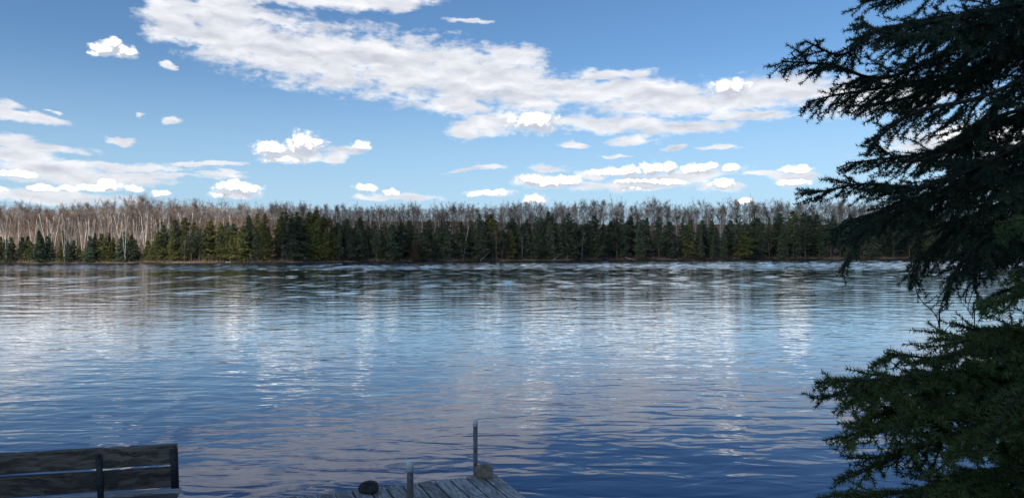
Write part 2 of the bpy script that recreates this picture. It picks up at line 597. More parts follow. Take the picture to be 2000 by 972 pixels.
def box_mesh(name, sx, sy, sz, m, bev=0.004, jitter=0.0, seg=1, rng=None):
    """bevelled board, origin at its centre; seg cuts along x let the edges wander"""
    import bmesh
    bm = bmesh.new()
    bmesh.ops.create_cube(bm, size=1.0)
    bmesh.ops.scale(bm, vec=(sx, sy, sz), verts=bm.verts)
    if seg > 1:
        es = [e for e in bm.edges if abs(e.verts[0].co.x - e.verts[1].co.x) > sx * 0.5]
        bmesh.ops.subdivide_edges(bm, edges=es, cuts=seg, use_grid_fill=True)
        for v in bm.verts:
            v.co.y += rng.uniform(-jitter, jitter)
            v.co.z += rng.uniform(-jitter, jitter)
    if bev:
        bmesh.ops.bevel(bm, geom=[e for e in bm.edges if e.calc_face_angle(0) > 0.6], offset=bev, segments=1, affect='EDGES')
    me = bpy.data.meshes.new(name)
    bm.to_mesh(me)
    bm.free()
    me.materials.append(m)
    return me


# ------------------------------------------------------------------ lake, far land, near land
SHORE = [(-900, 60), (-420, 120), (-260, 170), (-190, 196), (-141, 209), (-73, 217), (-35, 236), (0, 257), (50, 279), (99, 294),
         (150, 294), (194, 288), (280, 268), (420, 200), (900, 90)]
SX = np.array([p[0] for p in SHORE], float)
SY = np.array([p[1] for p in SHORE], float)


def shore_y(x):
    return np.interp(x, SX, SY) + 0.9 * np.sin(np.asarray(x) * 0.21) + 0.5 * np.sin(np.asarray(x) * 0.53 + 1)


def land_z(s, x):
    s = np.asarray(s, float)
    return (-0.35 + 0.85 * np.clip((s + 1.2) / 3.2, 0, 1) + 0.085 * np.clip(s - 3, 0, 42) + 0.165 * np.clip(s - 45, 0, 90) + 0.02 * np.clip(s - 135, 0, 400)
            + 0.35 * np.sin(s * 0.11 + np.asarray(x) * 0.05) * np.clip(s / 20, 0, 1))


def far_ground():
    xs = np.arange(-900, 901, 4.0)
    ss = np.array([-6, -1.2, -0.6, 0, 0.6, 1.2, 2, 3, 5, 8, 12, 18, 26, 36, 50, 70, 95, 130, 180, 260, 420])
    X, S = np.meshgrid(xs, ss)
    Z = land_z(S, X)
    Z[0] = -1.5
    Y = shore_y(X) + S
    mb = MB()
    k, n = X.shape
    i = np.arange(k - 1)[:, None] * n
    j = np.arange(n - 1)[None]
    f = np.concatenate([np.stack([i + j, i + j + 1, i + n + j + 1], -1).reshape(-1, 3),
                        np.stack([i + j, i + n + j + 1, i + n + j], -1).reshape(-1, 3)])
    mb.add(np.stack([X, Y, Z], -1).reshape(-1, 3), f)
    o = link('far_shore_ground', mb.mesh('far_shore_ground', M['ground'], True))
    tag(o, 'brown leaf strewn bank rising behind the far waterline', None, None, 'structure')


far_ground()

def lake():
    """flat sheet whose open reach carries real wavelets, higher under the breeze by the far shore"""
    rng = np.random.default_rng(15)
    ys = [24.0]
    while ys[-1] < 312:
        ys.append(ys[-1] + (0.34 if ys[-1] < 70 else 0.46))
    ys = np.array(ys)
    ta = np.linspace(-0.76, 0.76, 290)
    X = ys[:, None] * ta[None]
    Y = np.repeat(ys[:, None], len(ta), 1)

    def waves(n, lo, hi, spread):
        z = np.zeros_like(X)
        for _ in range(n):
            lam = rng.uniform(lo, hi)
            th = rng.normal(0.12, spread)
            k = 2 * np.pi / lam
            z += np.sin(k * (X * math.sin(th) + Y * math.cos(th)) + rng.uniform(0, 6.28)) * lam
        return z / n ** 0.5 / (2 * np.pi) * 1.41      # rms slope about 1

    gust = sum(np.sin(X * rng.normal(0, 0.05) + Y * rng.normal(0, 0.16) + rng.uniform(0, 6)) for _ in range(7)) / 2.6
    calm = np.interp(Y, [24, 50, 100, 118, 150, 312], [0.004, 0.016, 0.028, 0.050, 0.085, 0.095])
    lane = np.exp(-((Y - 84 - 0.06 * X) / 7.0) ** 2) * np.clip((-X - 14) / 12, 0, 1) * 0.035
    amp = (calm + lane) * (1 + np.interp(Y, [60, 130], [0.35, 0.12]) * np.clip(gust, -1.5, 1.5))
    Z = waves(30, 1.15, 2.5, 0.55) * amp + waves(12, 3.0, 6.0, 0.40) * amp * 0.15
    edge = np.minimum(1, np.minimum((Y - 24) / 8, (312 - Y) / 4)) * np.clip((0.76 - np.abs(ta))[None] / 0.04, 0, 1)
    Z *= edge
    mb = MB()
    k, n = X.shape
    i = np.arange(k - 1)[:, None] * n
    j = np.arange(n - 1)[None]
    f = np.concatenate([np.stack([i + j, i + j + 1, i + n + j + 1], -1).reshape(-1, 3),
                        np.stack([i + j, i + n + j + 1, i + n + j], -1).reshape(-1, 3)])
    mb.add(np.stack([X, Y, Z], -1).reshape(-1, 3), f)
    a, b, c = 24.0, float(ys[-1]), 3000.0
    for q_ in ([(-c, -c), (c, -c), (c, a), (-c, a)], [(-c, a), (-a * 0.76, a), (-b * 0.76, b), (-c, b)],
               [(a * 0.76, a), (c, a), (c, b), (b * 0.76, b)], [(-c, b), (c, b), (c, c), (-c, c)]):
        mb.add([(x_, y_, 0) for x_, y_ in q_], [(0, 1, 2), (0, 2, 3)])
    tag(link('lake_water', mb.mesh('lake_water', M['water'], True)), 'rippled blue lake reflecting clouds and trees', None, None, 'structure')


lake()


def near_y(x):
    x = np.asarray(x, float)
    return np.interp(x, [-400, -60, -12, -5, -3, 0, 2.5, 4.5, 7, 12, 60, 400], [-60, -6, 3.2, 3.6, 3.0, 2.6, 3.4, 5.2, 6.0, 6.2, 2, -60]) + 0.12 * np.sin(x * 2.3)


def near_z(s, x):
    s = np.asarray(s, float)
    return (-0.25 + 0.75 * np.clip((s + 0.4) / 1.3, 0, 1) + 0.10 * np.clip(s - 0.9, 0, 9) + 0.04 * np.clip(s - 10, 0, 120)
            + 0.04 * np.sin(s * 2.1 + np.asarray(x) * 1.7))


def near_ground():
    xs = np.unique(np.concatenate([np.arange(-400, 401, 10.0), np.arange(-14, 14.1, 0.35)]))
    ss = np.array([-3, -0.4, 0, 0.3, 0.6, 0.9, 1.3, 1.8, 2.5, 3.4, 4.5, 6, 8, 11, 16, 25, 50, 120, 300])
    X, S = np.meshgrid(xs, ss)
    Z = near_z(S, X)
    Z[0] = -1.2
    Y = near_y(X) - S
    mb = MB()
    k, n = X.shape
    i = np.arange(k - 1)[:, None] * n
    j = np.arange(n - 1)[None]
    f = np.concatenate([np.stack([i + j, i + n + j + 1, i + j + 1], -1).reshape(-1, 3),
                        np.stack([i + j, i + n + j, i + n + j + 1], -1).reshape(-1, 3)])
    mb.add(np.stack([X, Y, Z], -1).reshape(-1, 3), f)
    o = link('near_shore_ground', mb.mesh('near_shore_ground', M['ground'], True))
    tag(o, 'earth bank of the near shore below the camera', None, None, 'structure')


near_ground()


# unseen clouds added behind the viewer to shade near shore and right far shore
def shade_cloud(foot, centre, alt, thick, m, label, seed):
    rng = np.random.default_rng(seed)
    off = np.array(SDIR) * (alt / SDIR.z)
    foot = np.array(foot, float)
    n = 180
    seg = np.linalg.norm(np.roll(foot, -1, 0) - foot, axis=1)
    cum = np.concatenate([[0], np.cumsum(seg)])
    tt = np.linspace(0, cum[-1], n, endpoint=False)
    fx = np.interp(tt, cum, np.append(foot[:, 0], foot[0, 0]))
    fy = np.interp(tt, cum, np.append(foot[:, 1], foot[0, 1]))
    wob = sum(np.sin(np.arange(n) / n * 2 * np.pi * k + rng.uniform(0, 6)) * 9 / k ** 0.7 for k in range(5, 26, 3))
    cx, cy = centre
    d = np.stack([fx - cx, fy - cy], 1)
    d *= (1 + wob / 300)[:, None]
    rings = [0, 0.25, 0.45, 0.62, 0.76, 0.87, 0.95, 1.0]
    vs = []
    for side in (1, -1):
        for r in rings:
            th = math.sqrt(max(0, 1 - r * r)) * (thick if side > 0 else thick * 0.2)
            zz = alt + side * th * (1 + 0.3 * np.sin(np.arange(n) * 0.5 + r * 9))
            vs.append(np.stack([cx + d[:, 0] * r + off[0], cy + d[:, 1] * r + off[1], zz], 1))
    F = []
    k = len(rings)
    for s in range(2):
        for r in range(k - 1):
            a = (s * k + r) * n + np.arange(n)
            b = (s * k + r) * n + (np.arange(n) + 1) % n
            F += [np.stack([a, b, b + n], -1), np.stack([a, b + n, a + n], -1)]
    mb = MB()
    mb.add(np.concatenate(vs), np.concatenate(F))
    o = link('cloud', mb.mesh('cloud', m, True))
    tag(o, label, None, None, 'stuff')


shade_cloud([(-60, -70), (-55, 20), (-40, 90), (60, 110), (140, 60), (150, -60), (40, -100)], (30, 0), 620, 60, M['cloud'],
            'dense white cloud high above and behind the near shore', 4)
shade_cloud([(-72, 222), (-62, 330), (-30, 480), (160, 540), (440, 500), (470, 250), (330, 150), (150, 160), (20, 190)], (170, 330), 640, 40, M['thin_cloud'],
            'thin white cloud high above the right of the lake', 5)


# ------------------------------------------------------------------ tree makers (meshes, base at the origin)
def conifer_meshes(seed, H, W, style):
    """style: hemlock, spruce, pine, fir"""
    rng = np.random.default_rng(seed)
    tr = MB()
    k = 8
    wob = np.cumsum(rng.normal(0, 0.05, (k, 2)), 0)
    wob -= wob[0]
    zs = np.linspace(-0.3, H * 0.97, k)
    pts = np.column_stack([wob, zs])
    tr.tube(pts, np.linspace(0.017 * H, 0.02, k), 6)
    cr = MB()
    z0 = {'hemlock': 0.07, 'spruce': 0.05, 'pine': 0.26, 'fir': 0.02}[style] * H
    step = {'hemlock': 0.30, 'spruce': 0.34, 'pine': 0.55, 'fir': 0.26}[style]
    z = z0
    V, F = [], []
    nv = 0
    lob = rng.uniform(0, 6.28, 3)
    while z < H * 0.985:
        t = (z - z0) / (H - z0)
        if style == 'pine':
            prof = (0.55 + 0.75 * math.sin(min(1, t * 1.25) * 2.6)) * (1 - t) ** 0.45 * 0.8
        elif style == 'hemlock':
            prof = min(1, 0.62 + 1.5 * t) * (1 - t) ** 0.55 * (1 + 0.22 * math.sin(z * 1.9 + lob[1]) + 0.12 * math.sin(z * 4.3 + lob[2]))
        else:
            prof = min(1, 0.75 + 1.5 * t) * (1 - t) ** 0.95
        nb = int(rng.integers(4, 7)) if style != 'pine' else int(rng.integers(3, 6))
        base = np.array([np.interp(z, zs, wob[:, 0]), np.interp(z, zs, wob[:, 1]), z])
        for _ in range(nb):
            a = rng.uniform(0, 6.283)
            L = W / 2 * prof * rng.uniform(0.6, 1.18) * (1 + 0.18 * math.sin(3 * a + lob[0] + z * 0.8)) + 0.12
            rise = {'hemlock': rng.uniform(-0.05, 0.25), 'spruce': rng.uniform(-0.30, 0.05), 'pine': rng.uniform(0.0, 0.5), 'fir': rng.uniform(0.0, 0.25)}[style] + 0.5 * max(0, t - 0.7)
            droop = {'hemlock': 0.42, 'spruce': 0.25, 'pine': -0.05, 'fir': 0.15}[style]
            dr = np.array([math.cos(a), math.sin(a), 0])
            sd_ = np.array([-dr[1], dr[0], 0])
            if L > 0.7:
                q = np.linspace(0, 1, 4)[:, None]
                bp = base + dr * (q * L) + np.array([0, 0, 1]) * (q * L * rise - droop * (q ** 2) * L * 0.55)
                (tr if L > 1.1 else cr).tube(bp, np.linspace(0.035, 0.008, 4), 3, False)
            nc = max(4, int(L / 0.115))
            s = rng.uniform(0.18, 1.02, nc) if style != 'pine' else rng.uniform(0.45, 1.05, nc)
            for si in s:
                c = base + dr * (si * L) + np.array([0, 0, si * L * rise - droop * si * si * L * 0.55])
                spread = 0.30 * L * (1.1 - si) + 0.08
                c = c + sd_ * rng.normal(0, spread) + np.array([0, 0, rng.normal(0, 0.06)])
                size = rng.uniform(0.20, 0.46) * (1.25 if style == 'pine' else 1)
                for _b in range(2):
                    ax = dr * rng.uniform(0.4, 1) + sd_ * rng.normal(0, 0.7) + np.array([0, 0, rng.normal(-0.15 if style != 'pine' else 0.3, 0.25)])
                    ax /= np.linalg.norm(ax)
                    nn = rng.normal(0, 1, 3)
                    nn = np.cross(ax, nn)
                    nn /= np.linalg.norm(nn) + 1e-9
                    hw = size * rng.uniform(0.24, 0.42)
                    V += [c - ax * size * 0.4, c + nn * hw, c + ax * size * 0.75, c - nn * hw]
                    F += [(nv, nv + 1, nv + 2), (nv, nv + 2, nv + 3)]
                    nv += 4
        z += step * rng.uniform(0.7, 1.3) * (1 - 0.35 * t)
    cr.add(V, F)
    return tr, cr


def grow_bare(seed, H, style):
    """leafless tree: returns (trunk and limbs, twigs). style: birch, maple, aspen, snag"""
    rng = np.random.default_rng(seed)
    tr, cr = MB(), MB()
    P = dict(birch=dict(r=0.013, z0=0.38, nl=9, ang=0.50, ll=0.36, tw=15, lean=0.05, forks=(1, 3)),
             maple=dict(r=0.014, z0=0.34, nl=12, ang=0.72, ll=0.44, tw=24, lean=0.025, forks=(1, 2)),
             aspen=dict(r=0.010, z0=0.55, nl=10, ang=0.55, ll=0.26, tw=18, lean=0.03, forks=(1, 1)),
             deep=dict(r=0.013, z0=0.42, nl=9, ang=0.6, ll=0.36, tw=7, lean=0.03, forks=(1, 1)),
             snag=dict(r=0.014, z0=0.45, nl=6, ang=0.75, ll=0.34, tw=3, lean=0.06, forks=(2, 2)))[style]
    twv, twf = [], []

    def twig(p, d, L, wd, depth):
        d = d / (np.linalg.norm(d) + 1e-9)
        side = np.cross(d, rng.normal(0, 1, 3))
        side /= np.linalg.norm(side) + 1e-9
        n = len(twv)
        tip = p + d * L + np.array([0, 0, 0.10 * L])
        mid = p + d * L * 0.5 + side * L * rng.normal(0, 0.05)
        twv.extend([p - side * wd, p + side * wd, mid + side * wd * 0.7, tip, mid - side * wd * 0.7])
        twf.extend([(n, n + 1, n + 2), (n, n + 2, n + 4), (n + 4, n + 2, n + 3)])
        if depth > 0:
            for _ in range(4):
                q = rng.uniform(0.25, 1)
                twig(p + d * L * q, d + rng.normal(0, 0.55, 3) + np.array([0, 0, 0.18]), L * rng.uniform(0.35, 0.65), wd * 0.62, depth - 1)

    def limb(p, d, L, r, lev):
        k = 6
        pts = [p]
        d = d / np.linalg.norm(d)
        dirs = [d]
        for i in range(k - 1):
            d = d + rng.normal(0, 0.13, 3) + np.array([0, 0, 0.09])
            d /= np.linalg.norm(d)
            pts.append(pts[-1] + d * L / (k - 1))
            dirs.append(d)
        rr = np.linspace(r, r * 0.22, k)
        (tr if lev < 2 else cr).tube(pts, rr, 5 if lev == 0 else 4 if lev == 1 else 3, False)
        if lev == 1:
            for _ in range(int(rng.integers(3, 6))):
                i = int(rng.integers(1, k))
                limb(pts[i], dirs[i] + rng.normal(0, 0.48, 3), L * rng.uniform(0.35, 0.6), max(rr[i] * 0.6, 0.014), 2)
        n = int(P['tw'] * (0.6 if lev == 2 else 0.45 if lev == 1 else 0))
        for _ in range(n):
            i = int(rng.integers(1 if lev == 2 else 2, k))
            twig(pts[i], dirs[i] + rng.normal(0, 0.5, 3), rng.uniform(0.35, 0.95) * H / 16, 0.016, 1)
        return pts, dirs, rr

    nf = int(rng.integers(P['forks'][0], P['forks'][1] + 1))
    k = 9
    for fi in range(nf):
        lean = rng.normal(0, P['lean'], 2) + (0 if nf == 1 else np.array([math.cos(fi * 2.6 + 0.4), math.sin(fi * 2.6 + 0.4)]) * 0.12)
        zz = np.linspace(-0.3, H * rng.uniform(0.84, 0.92), k)
        xy = np.cumsum(rng.normal(0, 0.012 * H, (k, 2)) * 0.55, 0)
        xy -= xy[0]
        pts = np.column_stack([xy + lean * zz[:, None], zz])
        rr = np.linspace(P['r'] * H * (1 if nf == 1 else 0.75), 0.07 if style == 'birch' else 0.03, k)
        tr.tube(pts, rr, 6)
        for _ in range(int(P['nl'] * (1 if nf == 1 else 0.75))):
            t = rng.uniform(P['z0'], 0.97)
            i = t * (k - 1)
            p = np.array([np.interp(i, np.arange(k), pts[:, c]) for c in range(3)])
            a = rng.uniform(0, 6.283)
            an = P['ang'] * rng.uniform(0.6, 1.3) * (1.15 - 0.5 * t)
            d = np.array([math.cos(a) * math.sin(an), math.sin(a) * math.sin(an), math.cos(an)])
            L = H * P['ll'] * rng.uniform(0.6, 1.1) * (1.25 - t * 0.85)
            L = min(L, (H * 1.03 - p[2]) / max(0.3, d[2]))
            limb(p, d, max(L, 0.6), max(0.02, np.interp(i, np.arange(k), rr) * (0.62 if style == 'birch' else 0.55)), 1)
        limb(pts[-1], np.array([0, 0, 1.0]), H * 0.12, 0.025, 2)
    if twv:
        cr.add(twv, twf)
    return tr, cr


def pair(name, tr, cr, mt, mc):
    return tr.mesh(name + '_trunk', mt, True), cr.mesh(name + '_crown', mc)


PROTO = {}
for i in range(5):
    PROTO['hemlock', i] = pair('hemlock', *conifer_meshes(10 + i, 14.0, 7.0 + 0.7 * (i % 3), 'hemlock'), M['cbark'], M['conifer'])
for i in range(4):
    PROTO['spruce', i] = pair('spruce', *conifer_meshes(30 + i, 14.0, 5.0 + 0.5 * i, 'spruce'), M['cbark'], M['conifer'])
for i in range(3):
    PROTO['pine', i] = pair('pine', *conifer_meshes(50 + i, 15.0, 7.5, 'pine'), M['cbark'], M['conifer'])
for i in range(3):
    PROTO['fir', i] = pair('fir', *conifer_meshes(60 + i, 7.0, 3.9, 'fir'), M['cbark'], M['conifer'])
for i in range(6):
    PROTO['birch', i] = pair('birch', *grow_bare(70 + i, 14.0, 'birch'), M['birch'], M['twig_red'])
for i in range(6):
    PROTO['maple', i] = pair('maple', *grow_bare(90 + i, 16.0, 'maple'), M['gbark'], M['twig_grey'])
for i in range(3):
    PROTO['aspen', i] = pair('aspen', *grow_bare(110 + i, 15.0, 'aspen'), M['gbark'], M['twig_red'])
for i in range(3):
    PROTO['snag', i] = pair('snag', *grow_bare(130 + i, 11.0, 'snag'), M['silver'], M['silver'])
for i in range(5):
    PROTO['deep', i] = pair('deep', *grow_bare(150 + i, 16.0, 'deep'), M['gbark'], M['twig_grey'])
PROTO_H = dict(deep=16.0, hemlock=14.0, spruce=14.0, pine=15.0, fir=7.0, birch=14.0, maple=16.0, aspen=15.0, snag=11.0)
COUNT = {k: sum(1 for q in PROTO if q[0] == k) for k in PROTO_H}

for base, newk, m in (('hemlock', 'olive_hemlock', 'olive'), ('fir', 'olive_fir', 'olive'), ('spruce', 'dead_spruce', 'dead')):
    for i in range(COUNT[base]):
        a, b = PROTO[base, i]
        b2 = b.copy()
        b2.materials.clear()
        b2.materials.append(M[m])
        PROTO[newk, i] = (a, b2)
    PROTO_H[newk] = PROTO_H[base]
    COUNT[newk] = COUNT[base]

frng = random.Random(12)


def spot(px, s):
    """ground point on the far bank seen at photo column px, s metres behind the waterline"""
    x = (px - 1000) / FPX * 250
    for _ in range(12):
        y = float(shore_y(x)) + s
        x = (px - 1000) / FPX * y
    return x, y, float(land_z(s, x))


def tree(kind, px, s, top, name, label, cat, group=None, width=1.0, var=None, lean=0.0):
    """top: photo row its crown reaches"""
    x, y, z = spot(px, s)
    hor = 495 - (px - 1000) * 0.0026
    H = (hor - top) / FPX * y + CAM_H - z
    k = H / PROTO_H[kind]
    i = var if var is not None else frng.randrange(COUNT[kind])
    r = thing(name, label, cat, (x, y, z - 0.1), group, frng.uniform(0, 6.28), (k * width, k * width, k))
    r.rotation_euler.x = frng.gauss(0, 0.012)
    r.rotation_euler.y = frng.gauss(0, 0.012) + lean
    if label.startswith('@'):
        PENDING.append((r, label, px))
    tm, cm = PROTO[kind, i]
    link('trunk', tm, r)
    link('crown', cm, r)
    return r


# zones of the far shore, named by what one can find there
ZONES = [(60, 'at the far left edge'), (140, 'by the leaning white birch'), (215, 'at the birch stand, left half'), (290, 'at the birch stand, right half'),
         (380, 'in the first sunlit clump'), (465, 'left of the tan sapling'), (520, 'right of the tan sapling'), (600, 'left of the forked white birch'),
         (700, 'right of the forked white birch'), (800, 'left of the rust brown conifer'), (880, 'right of the rust brown conifer'),
         (955, 'above the dock corner'), (1040, 'left of the crooked snag'), (1120, 'behind the crooked snag'),
         (1200, 'right of the forked snag'), (1280, 'past the sloping log'), (1370, 'midway to the pale conifer'), (1440, 'left of the lone pale conifer'),
         (1510, 'right of the lone pale conifer'), (1600, 'short of the spruce boughs'), (1750, 'behind the spruce tips'), (9999, 'deep behind the spruce boughs')]


def zone(px):
    return next(z for lim, z in ZONES if px < lim)


PENDING = []
ORD = 'first second third fourth fifth sixth seventh eighth ninth tenth eleventh twelfth thirteenth fourteenth fifteenth sixteenth seventeenth eighteenth nineteenth twentieth'.split()


def plain(words_, px):
    return '@' + words_ + '@' + zone(px)


def settle_labels():
    """alike trees of one stretch are told apart by counting from the left"""
    groups = {}
    for o, lab, p in PENDING:
        groups.setdefault(lab, []).append((p, o))
    for lab, members in groups.items():
        _, what, where = lab.split('@')
        members.sort(key=lambda q_: q_[0])
        for i, (p, o) in enumerate(members):
            o['label'] = what + ' ' + where if len(members) == 1 else what + ', ' + ORD[min(i, 19)] + ' from left ' + where


# evergreens: three staggered rows
def conifer_top(px):
    return np.interp(px, [-60, 60, 110, 150, 200, 290, 310, 350, 460, 520, 600, 700, 760, 850, 930, 1000, 1080, 1180, 1260, 1350, 1450, 1550, 1640, 1800, 2060],
                     [462, 462, 446, 468, 452, 462, 432, 424, 430, 420, 414, 426, 430, 428, 420, 424, 416, 428, 418, 424, 424, 414, 420, 422, 424])


px = -40.0
while px < 2050:
    left = px < 292
    for row in range(3):
        p = px + frng.uniform(-9, 9)
        if 1990 < p and row < 2 or (row and frng.random() < 0.18):
            continue
        s = 2.6 + row * 4.2 + frng.uniform(-0.9, 1.4)
        top = float(conifer_top(p)) + max(-7, frng.gauss(1, 5)) + (22 if row == 0 else 10 if row == 1 else 0) * (0.45 if left else 1.0) * frng.uniform(0.5, 1.3)
        sunny = 290 < p < 660  # stretch where most hemlocks get needles with the sun in their colour
        if left:
            if row == 2 and frng.random() < 0.5:
                continue
            kind = frng.choice(['fir', 'fir', 'spruce', 'olive_fir'] if p < 180 else ['fir', 'olive_fir', 'olive_fir'])
            nm, wd = 'young_fir_tree', ('waterline ', 'second-row ', 'back-row ')[row] + ('small dark fir' if kind != 'olive_fir' else 'small yellow-green fir')
            width = 1.15
        else:
            kind = frng.choice((['olive_hemlock'] * 3 + ['hemlock', 'pine']) if sunny else ['hemlock', 'hemlock', 'hemlock', 'spruce', 'hemlock', 'pine', 'pine'] if frng.random() < 0.94 else ['olive_hemlock'])
            nm = {'hemlock': 'hemlock_tree', 'olive_hemlock': 'hemlock_tree', 'spruce': 'spruce_tree', 'pine': 'pine_tree'}[kind]
            what = {'hemlock': 'dark green hemlock', 'olive_hemlock': 'olive green hemlock', 'spruce': 'narrow dark spruce', 'pine': 'open crowned dark pine'}[kind]
            wd = ('waterline ', 'second-row ', 'back-row ')[row] + what
            width = frng.uniform(0.68, 1.15)
        tree(kind, p, s, top, nm, plain(wd, p), 'tree', 'evergreens along the far shore', width, None, frng.gauss(0, 0.025))
    px += 17.5 if not left else 20

# single evergreens one can point at
tree('spruce', 76, 2.2, 449, 'spruce_tree', 'broad dark spruce standing tallest of the small evergreens at far left', 'tree', 'evergreens along the far shore', 1.5, 3)
tree('olive_hemlock', 1453, 1.4, 446, 'hemlock_tree', 'lone pale green broad conifer standing forward at the waterline', 'tree', 'evergreens along the far shore', 1.35, 1)
tree('dead_spruce', 812, 1.2, 466, 'dead_conifer', 'rust brown dead conifer at the edge of the water', 'tree', None, 1.3, 1)
tree('dead_spruce', 467, 1.6, 488, 'dead_conifer', 'small tan dead sapling in a gap between evergreens', 'tree', None, 1.2, 2)

# white birches
bx = [96, 108, 118, 126, 138, 146, 152, 160, 168, 176, 180, 188, 195, 203, 210, 218, 226, 232, 240, 246, 252, 258, 265, 272, 280, 288, 296, 304, 314, 326, 338, 352, 362, 372, 386]
for p in bx:
    tree('birch', p + frng.uniform(-4, 4), frng.uniform(7, 22), frng.uniform(402, 424), 'birch_tree', plain('white trunked bare birch', p), 'tree', 'birches of the sunlit stand', 0.8)
for p in [6, 14, 40, 62, 410, 440, 486, 520, 548, 590, 634, 655, 690, 720, 745, 780, 795, 830, 862, 880, 905, 925, 960, 990, 1010, 1050, 1085, 1130, 1165, 1205, 1218, 1222,
          1240, 1280, 1290, 1320, 1345, 1360, 1375, 1400, 1405, 1425, 1470, 1480, 1500, 1520, 1560, 1580, 1600, 1625, 1640, 1690, 1760, 1830]:
    tree('birch', p + frng.uniform(-5, 5), frng.uniform(15, 26), frng.uniform(403, 418), 'birch_tree',
         plain('bare pale birch behind the evergreens', p), 'tree', 'scattered birches behind the evergreens', frng.uniform(0.65, 0.85))
# birches and snags that stand in front
tree('birch', 12, 2.0, 440, 'birch_tree', 'slender bare birch at the waterline, first tree at far left', 'tree', None, 0.42, 1)
tree('birch', 126, 1.6, 428, 'birch_tree', 'leaning white birch in front of the small dark firs', 'tree', None, 0.45, 2, 0.05)
tree('birch', 245, 1.4, 418, 'birch_tree', 'tall straight white birch at the waterline below the birch stand', 'tree', None, 0.42, 0)
tree('aspen', 361, 1.3, 462, 'bare_tree', 'short thin grey bare tree before the sunlit evergreens', 'tree', None, 0.6, 1)
tree('birch', 640, 3.0, 436, 'birch_tree', 'forked white birch standing out against the evergreens, left of centre', 'tree', None, 1.0, 4)
tree('aspen', 570, 1.4, 462, 'bare_tree', 'thin grey bare tree at the waterline before dark evergreens', 'tree', None, 0.6, 2)
tree('aspen', 877, 1.2, 464, 'bare_tree', 'thin grey bare tree at the waterline just right of the dead conifer', 'tree', None, 0.6, 1)
tree('birch', 904, 4.0, 432, 'birch_tree', 'wide crowned white birch among evergreens left of centre frame', 'tree', None, 1.0, 2)
tree('aspen', 970, 1.2, 452, 'bare_tree', 'brownish bare tree with spreading twigs near the leaning log', 'tree', None, 1.1, 0)
tree('snag', 1136, 2.0, 446, 'dead_tree', 'pale forked leafless snag spreading above the waterline', 'tree', None, 1.25, 0)
tree('snag', 1108, 2.0, 446, 'dead_tree', 'tall thin crooked grey snag beside the pale forked one', 'tree', None, 0.7, 1)
tree('snag', 1020, 1.4, 450, 'dead_tree', 'straight grey dead trunk with short stubs at the waterline', 'tree', None, 0.5, 2)

# grey-brown hardwoods on the slope behind
def hard_top(px):
    return np.interp(px, [-80, 0, 35, 60, 160, 230, 270, 310, 365, 430, 520, 580, 640, 720, 830, 900, 970, 1030, 1100, 1190, 1230, 1270, 1320, 1390, 1440, 1500, 1600, 2080],
                     [402, 402, 394, 404, 398, 396, 387, 398, 392, 396, 400, 394, 400, 402, 398, 400, 396, 392, 396, 387, 398, 391, 400, 398, 388, 394, 392, 394])


px = -60.0
while px < 2080:
    p = px + frng.uniform(-6, 6)
    s = frng.uniform(24, 46)
    kind = frng.choice(['maple', 'maple', 'aspen'])
    tree(kind, p, s, float(hard_top(p)) + frng.gauss(3, 4), 'hardwood_tree', plain(('broad leafless grey hardwood' if kind == 'maple' else 'narrow reddish leafless hardwood') + ' on the skyline', p), 'tree',
         'bare hardwoods on the slope behind', frng.uniform(0.9, 1.2))
    px += 9.5 if px < 1700 else 19


settle_labels()


# the deeper wood nobody could count
def deep_wood():
    mt, mc = MB(), MB()

    def arr(me):
        v = np.zeros(len(me.vertices) * 3)
        me.vertices.foreach_get('co', v)
        f = np.zeros(len(me.loops), int)
        me.loops.foreach_get('vertex_index', f)
        return v.reshape(-1, 3), f.reshape(-1, 3)
    src = [(arr(PROTO[k, i][0]), arr(PROTO[k, i][1]), PROTO_H[k]) for k in ('deep',) for i in range(5)]
    root = link('distant_woods', None)
    tag(root, 'mass of bare brown trees filling the slope behind the skyline crowns', None, None, 'stuff')
    for q in range(100):
        p = -80 + q * 2160 / 100 + frng.uniform(-8, 8)
        s = frng.uniform(40, 95)
        x, y, z = spot(p, s)
        H = (495 - (p - 1000) * 0.0026 - float(hard_top(p)) - frng.uniform(4, 18)) / FPX * y + CAM_H - z
        (tv, tf), (cv, cf), h0 = src[frng.randrange(len(src))]
        a = frng.uniform(0, 6.28)
        k = H / h0
        rm = np.array([[math.cos(a), -math.sin(a), 0], [math.sin(a), math.cos(a), 0], [0, 0, 1]]) * k
        mt.add(tv @ rm.T + (x, y, z), tf)
        mc.add(cv @ rm.T + (x, y, z), cf)
    tag(link('trunks', mt.mesh('woods_trunks', M['gbark']), root), kind='stuff')
    tag(link('foliage', mc.mesh('woods_twigs', M['twig_grey']), root), kind='stuff')


deep_wood()


# low brush and litter along the far waterline
def spots(px, s):
    x = (px - 1000) / FPX * 250
    for _ in range(12):
        y = shore_y(x) + s
        x = (px - 1000) / FPX * y
    return x, y, land_z(s, x)


def strokes(px, s, z_off, d, h, wd):
    """thin tapering stems: base column, distance inland, height of base above ground, direction, length, width"""
    x, y, z = spots(px, s)
    b = np.stack([x, y, z + z_off], 1)
    side = np.zeros_like(b)
    side[:, 0] = wd
    V = np.stack([b - side, b + side, b + d * h[:, None]], 1).reshape(-1, 3)
    mb = MB()
    mb.add(V, np.arange(len(V)).reshape(-1, 3))
    return mb


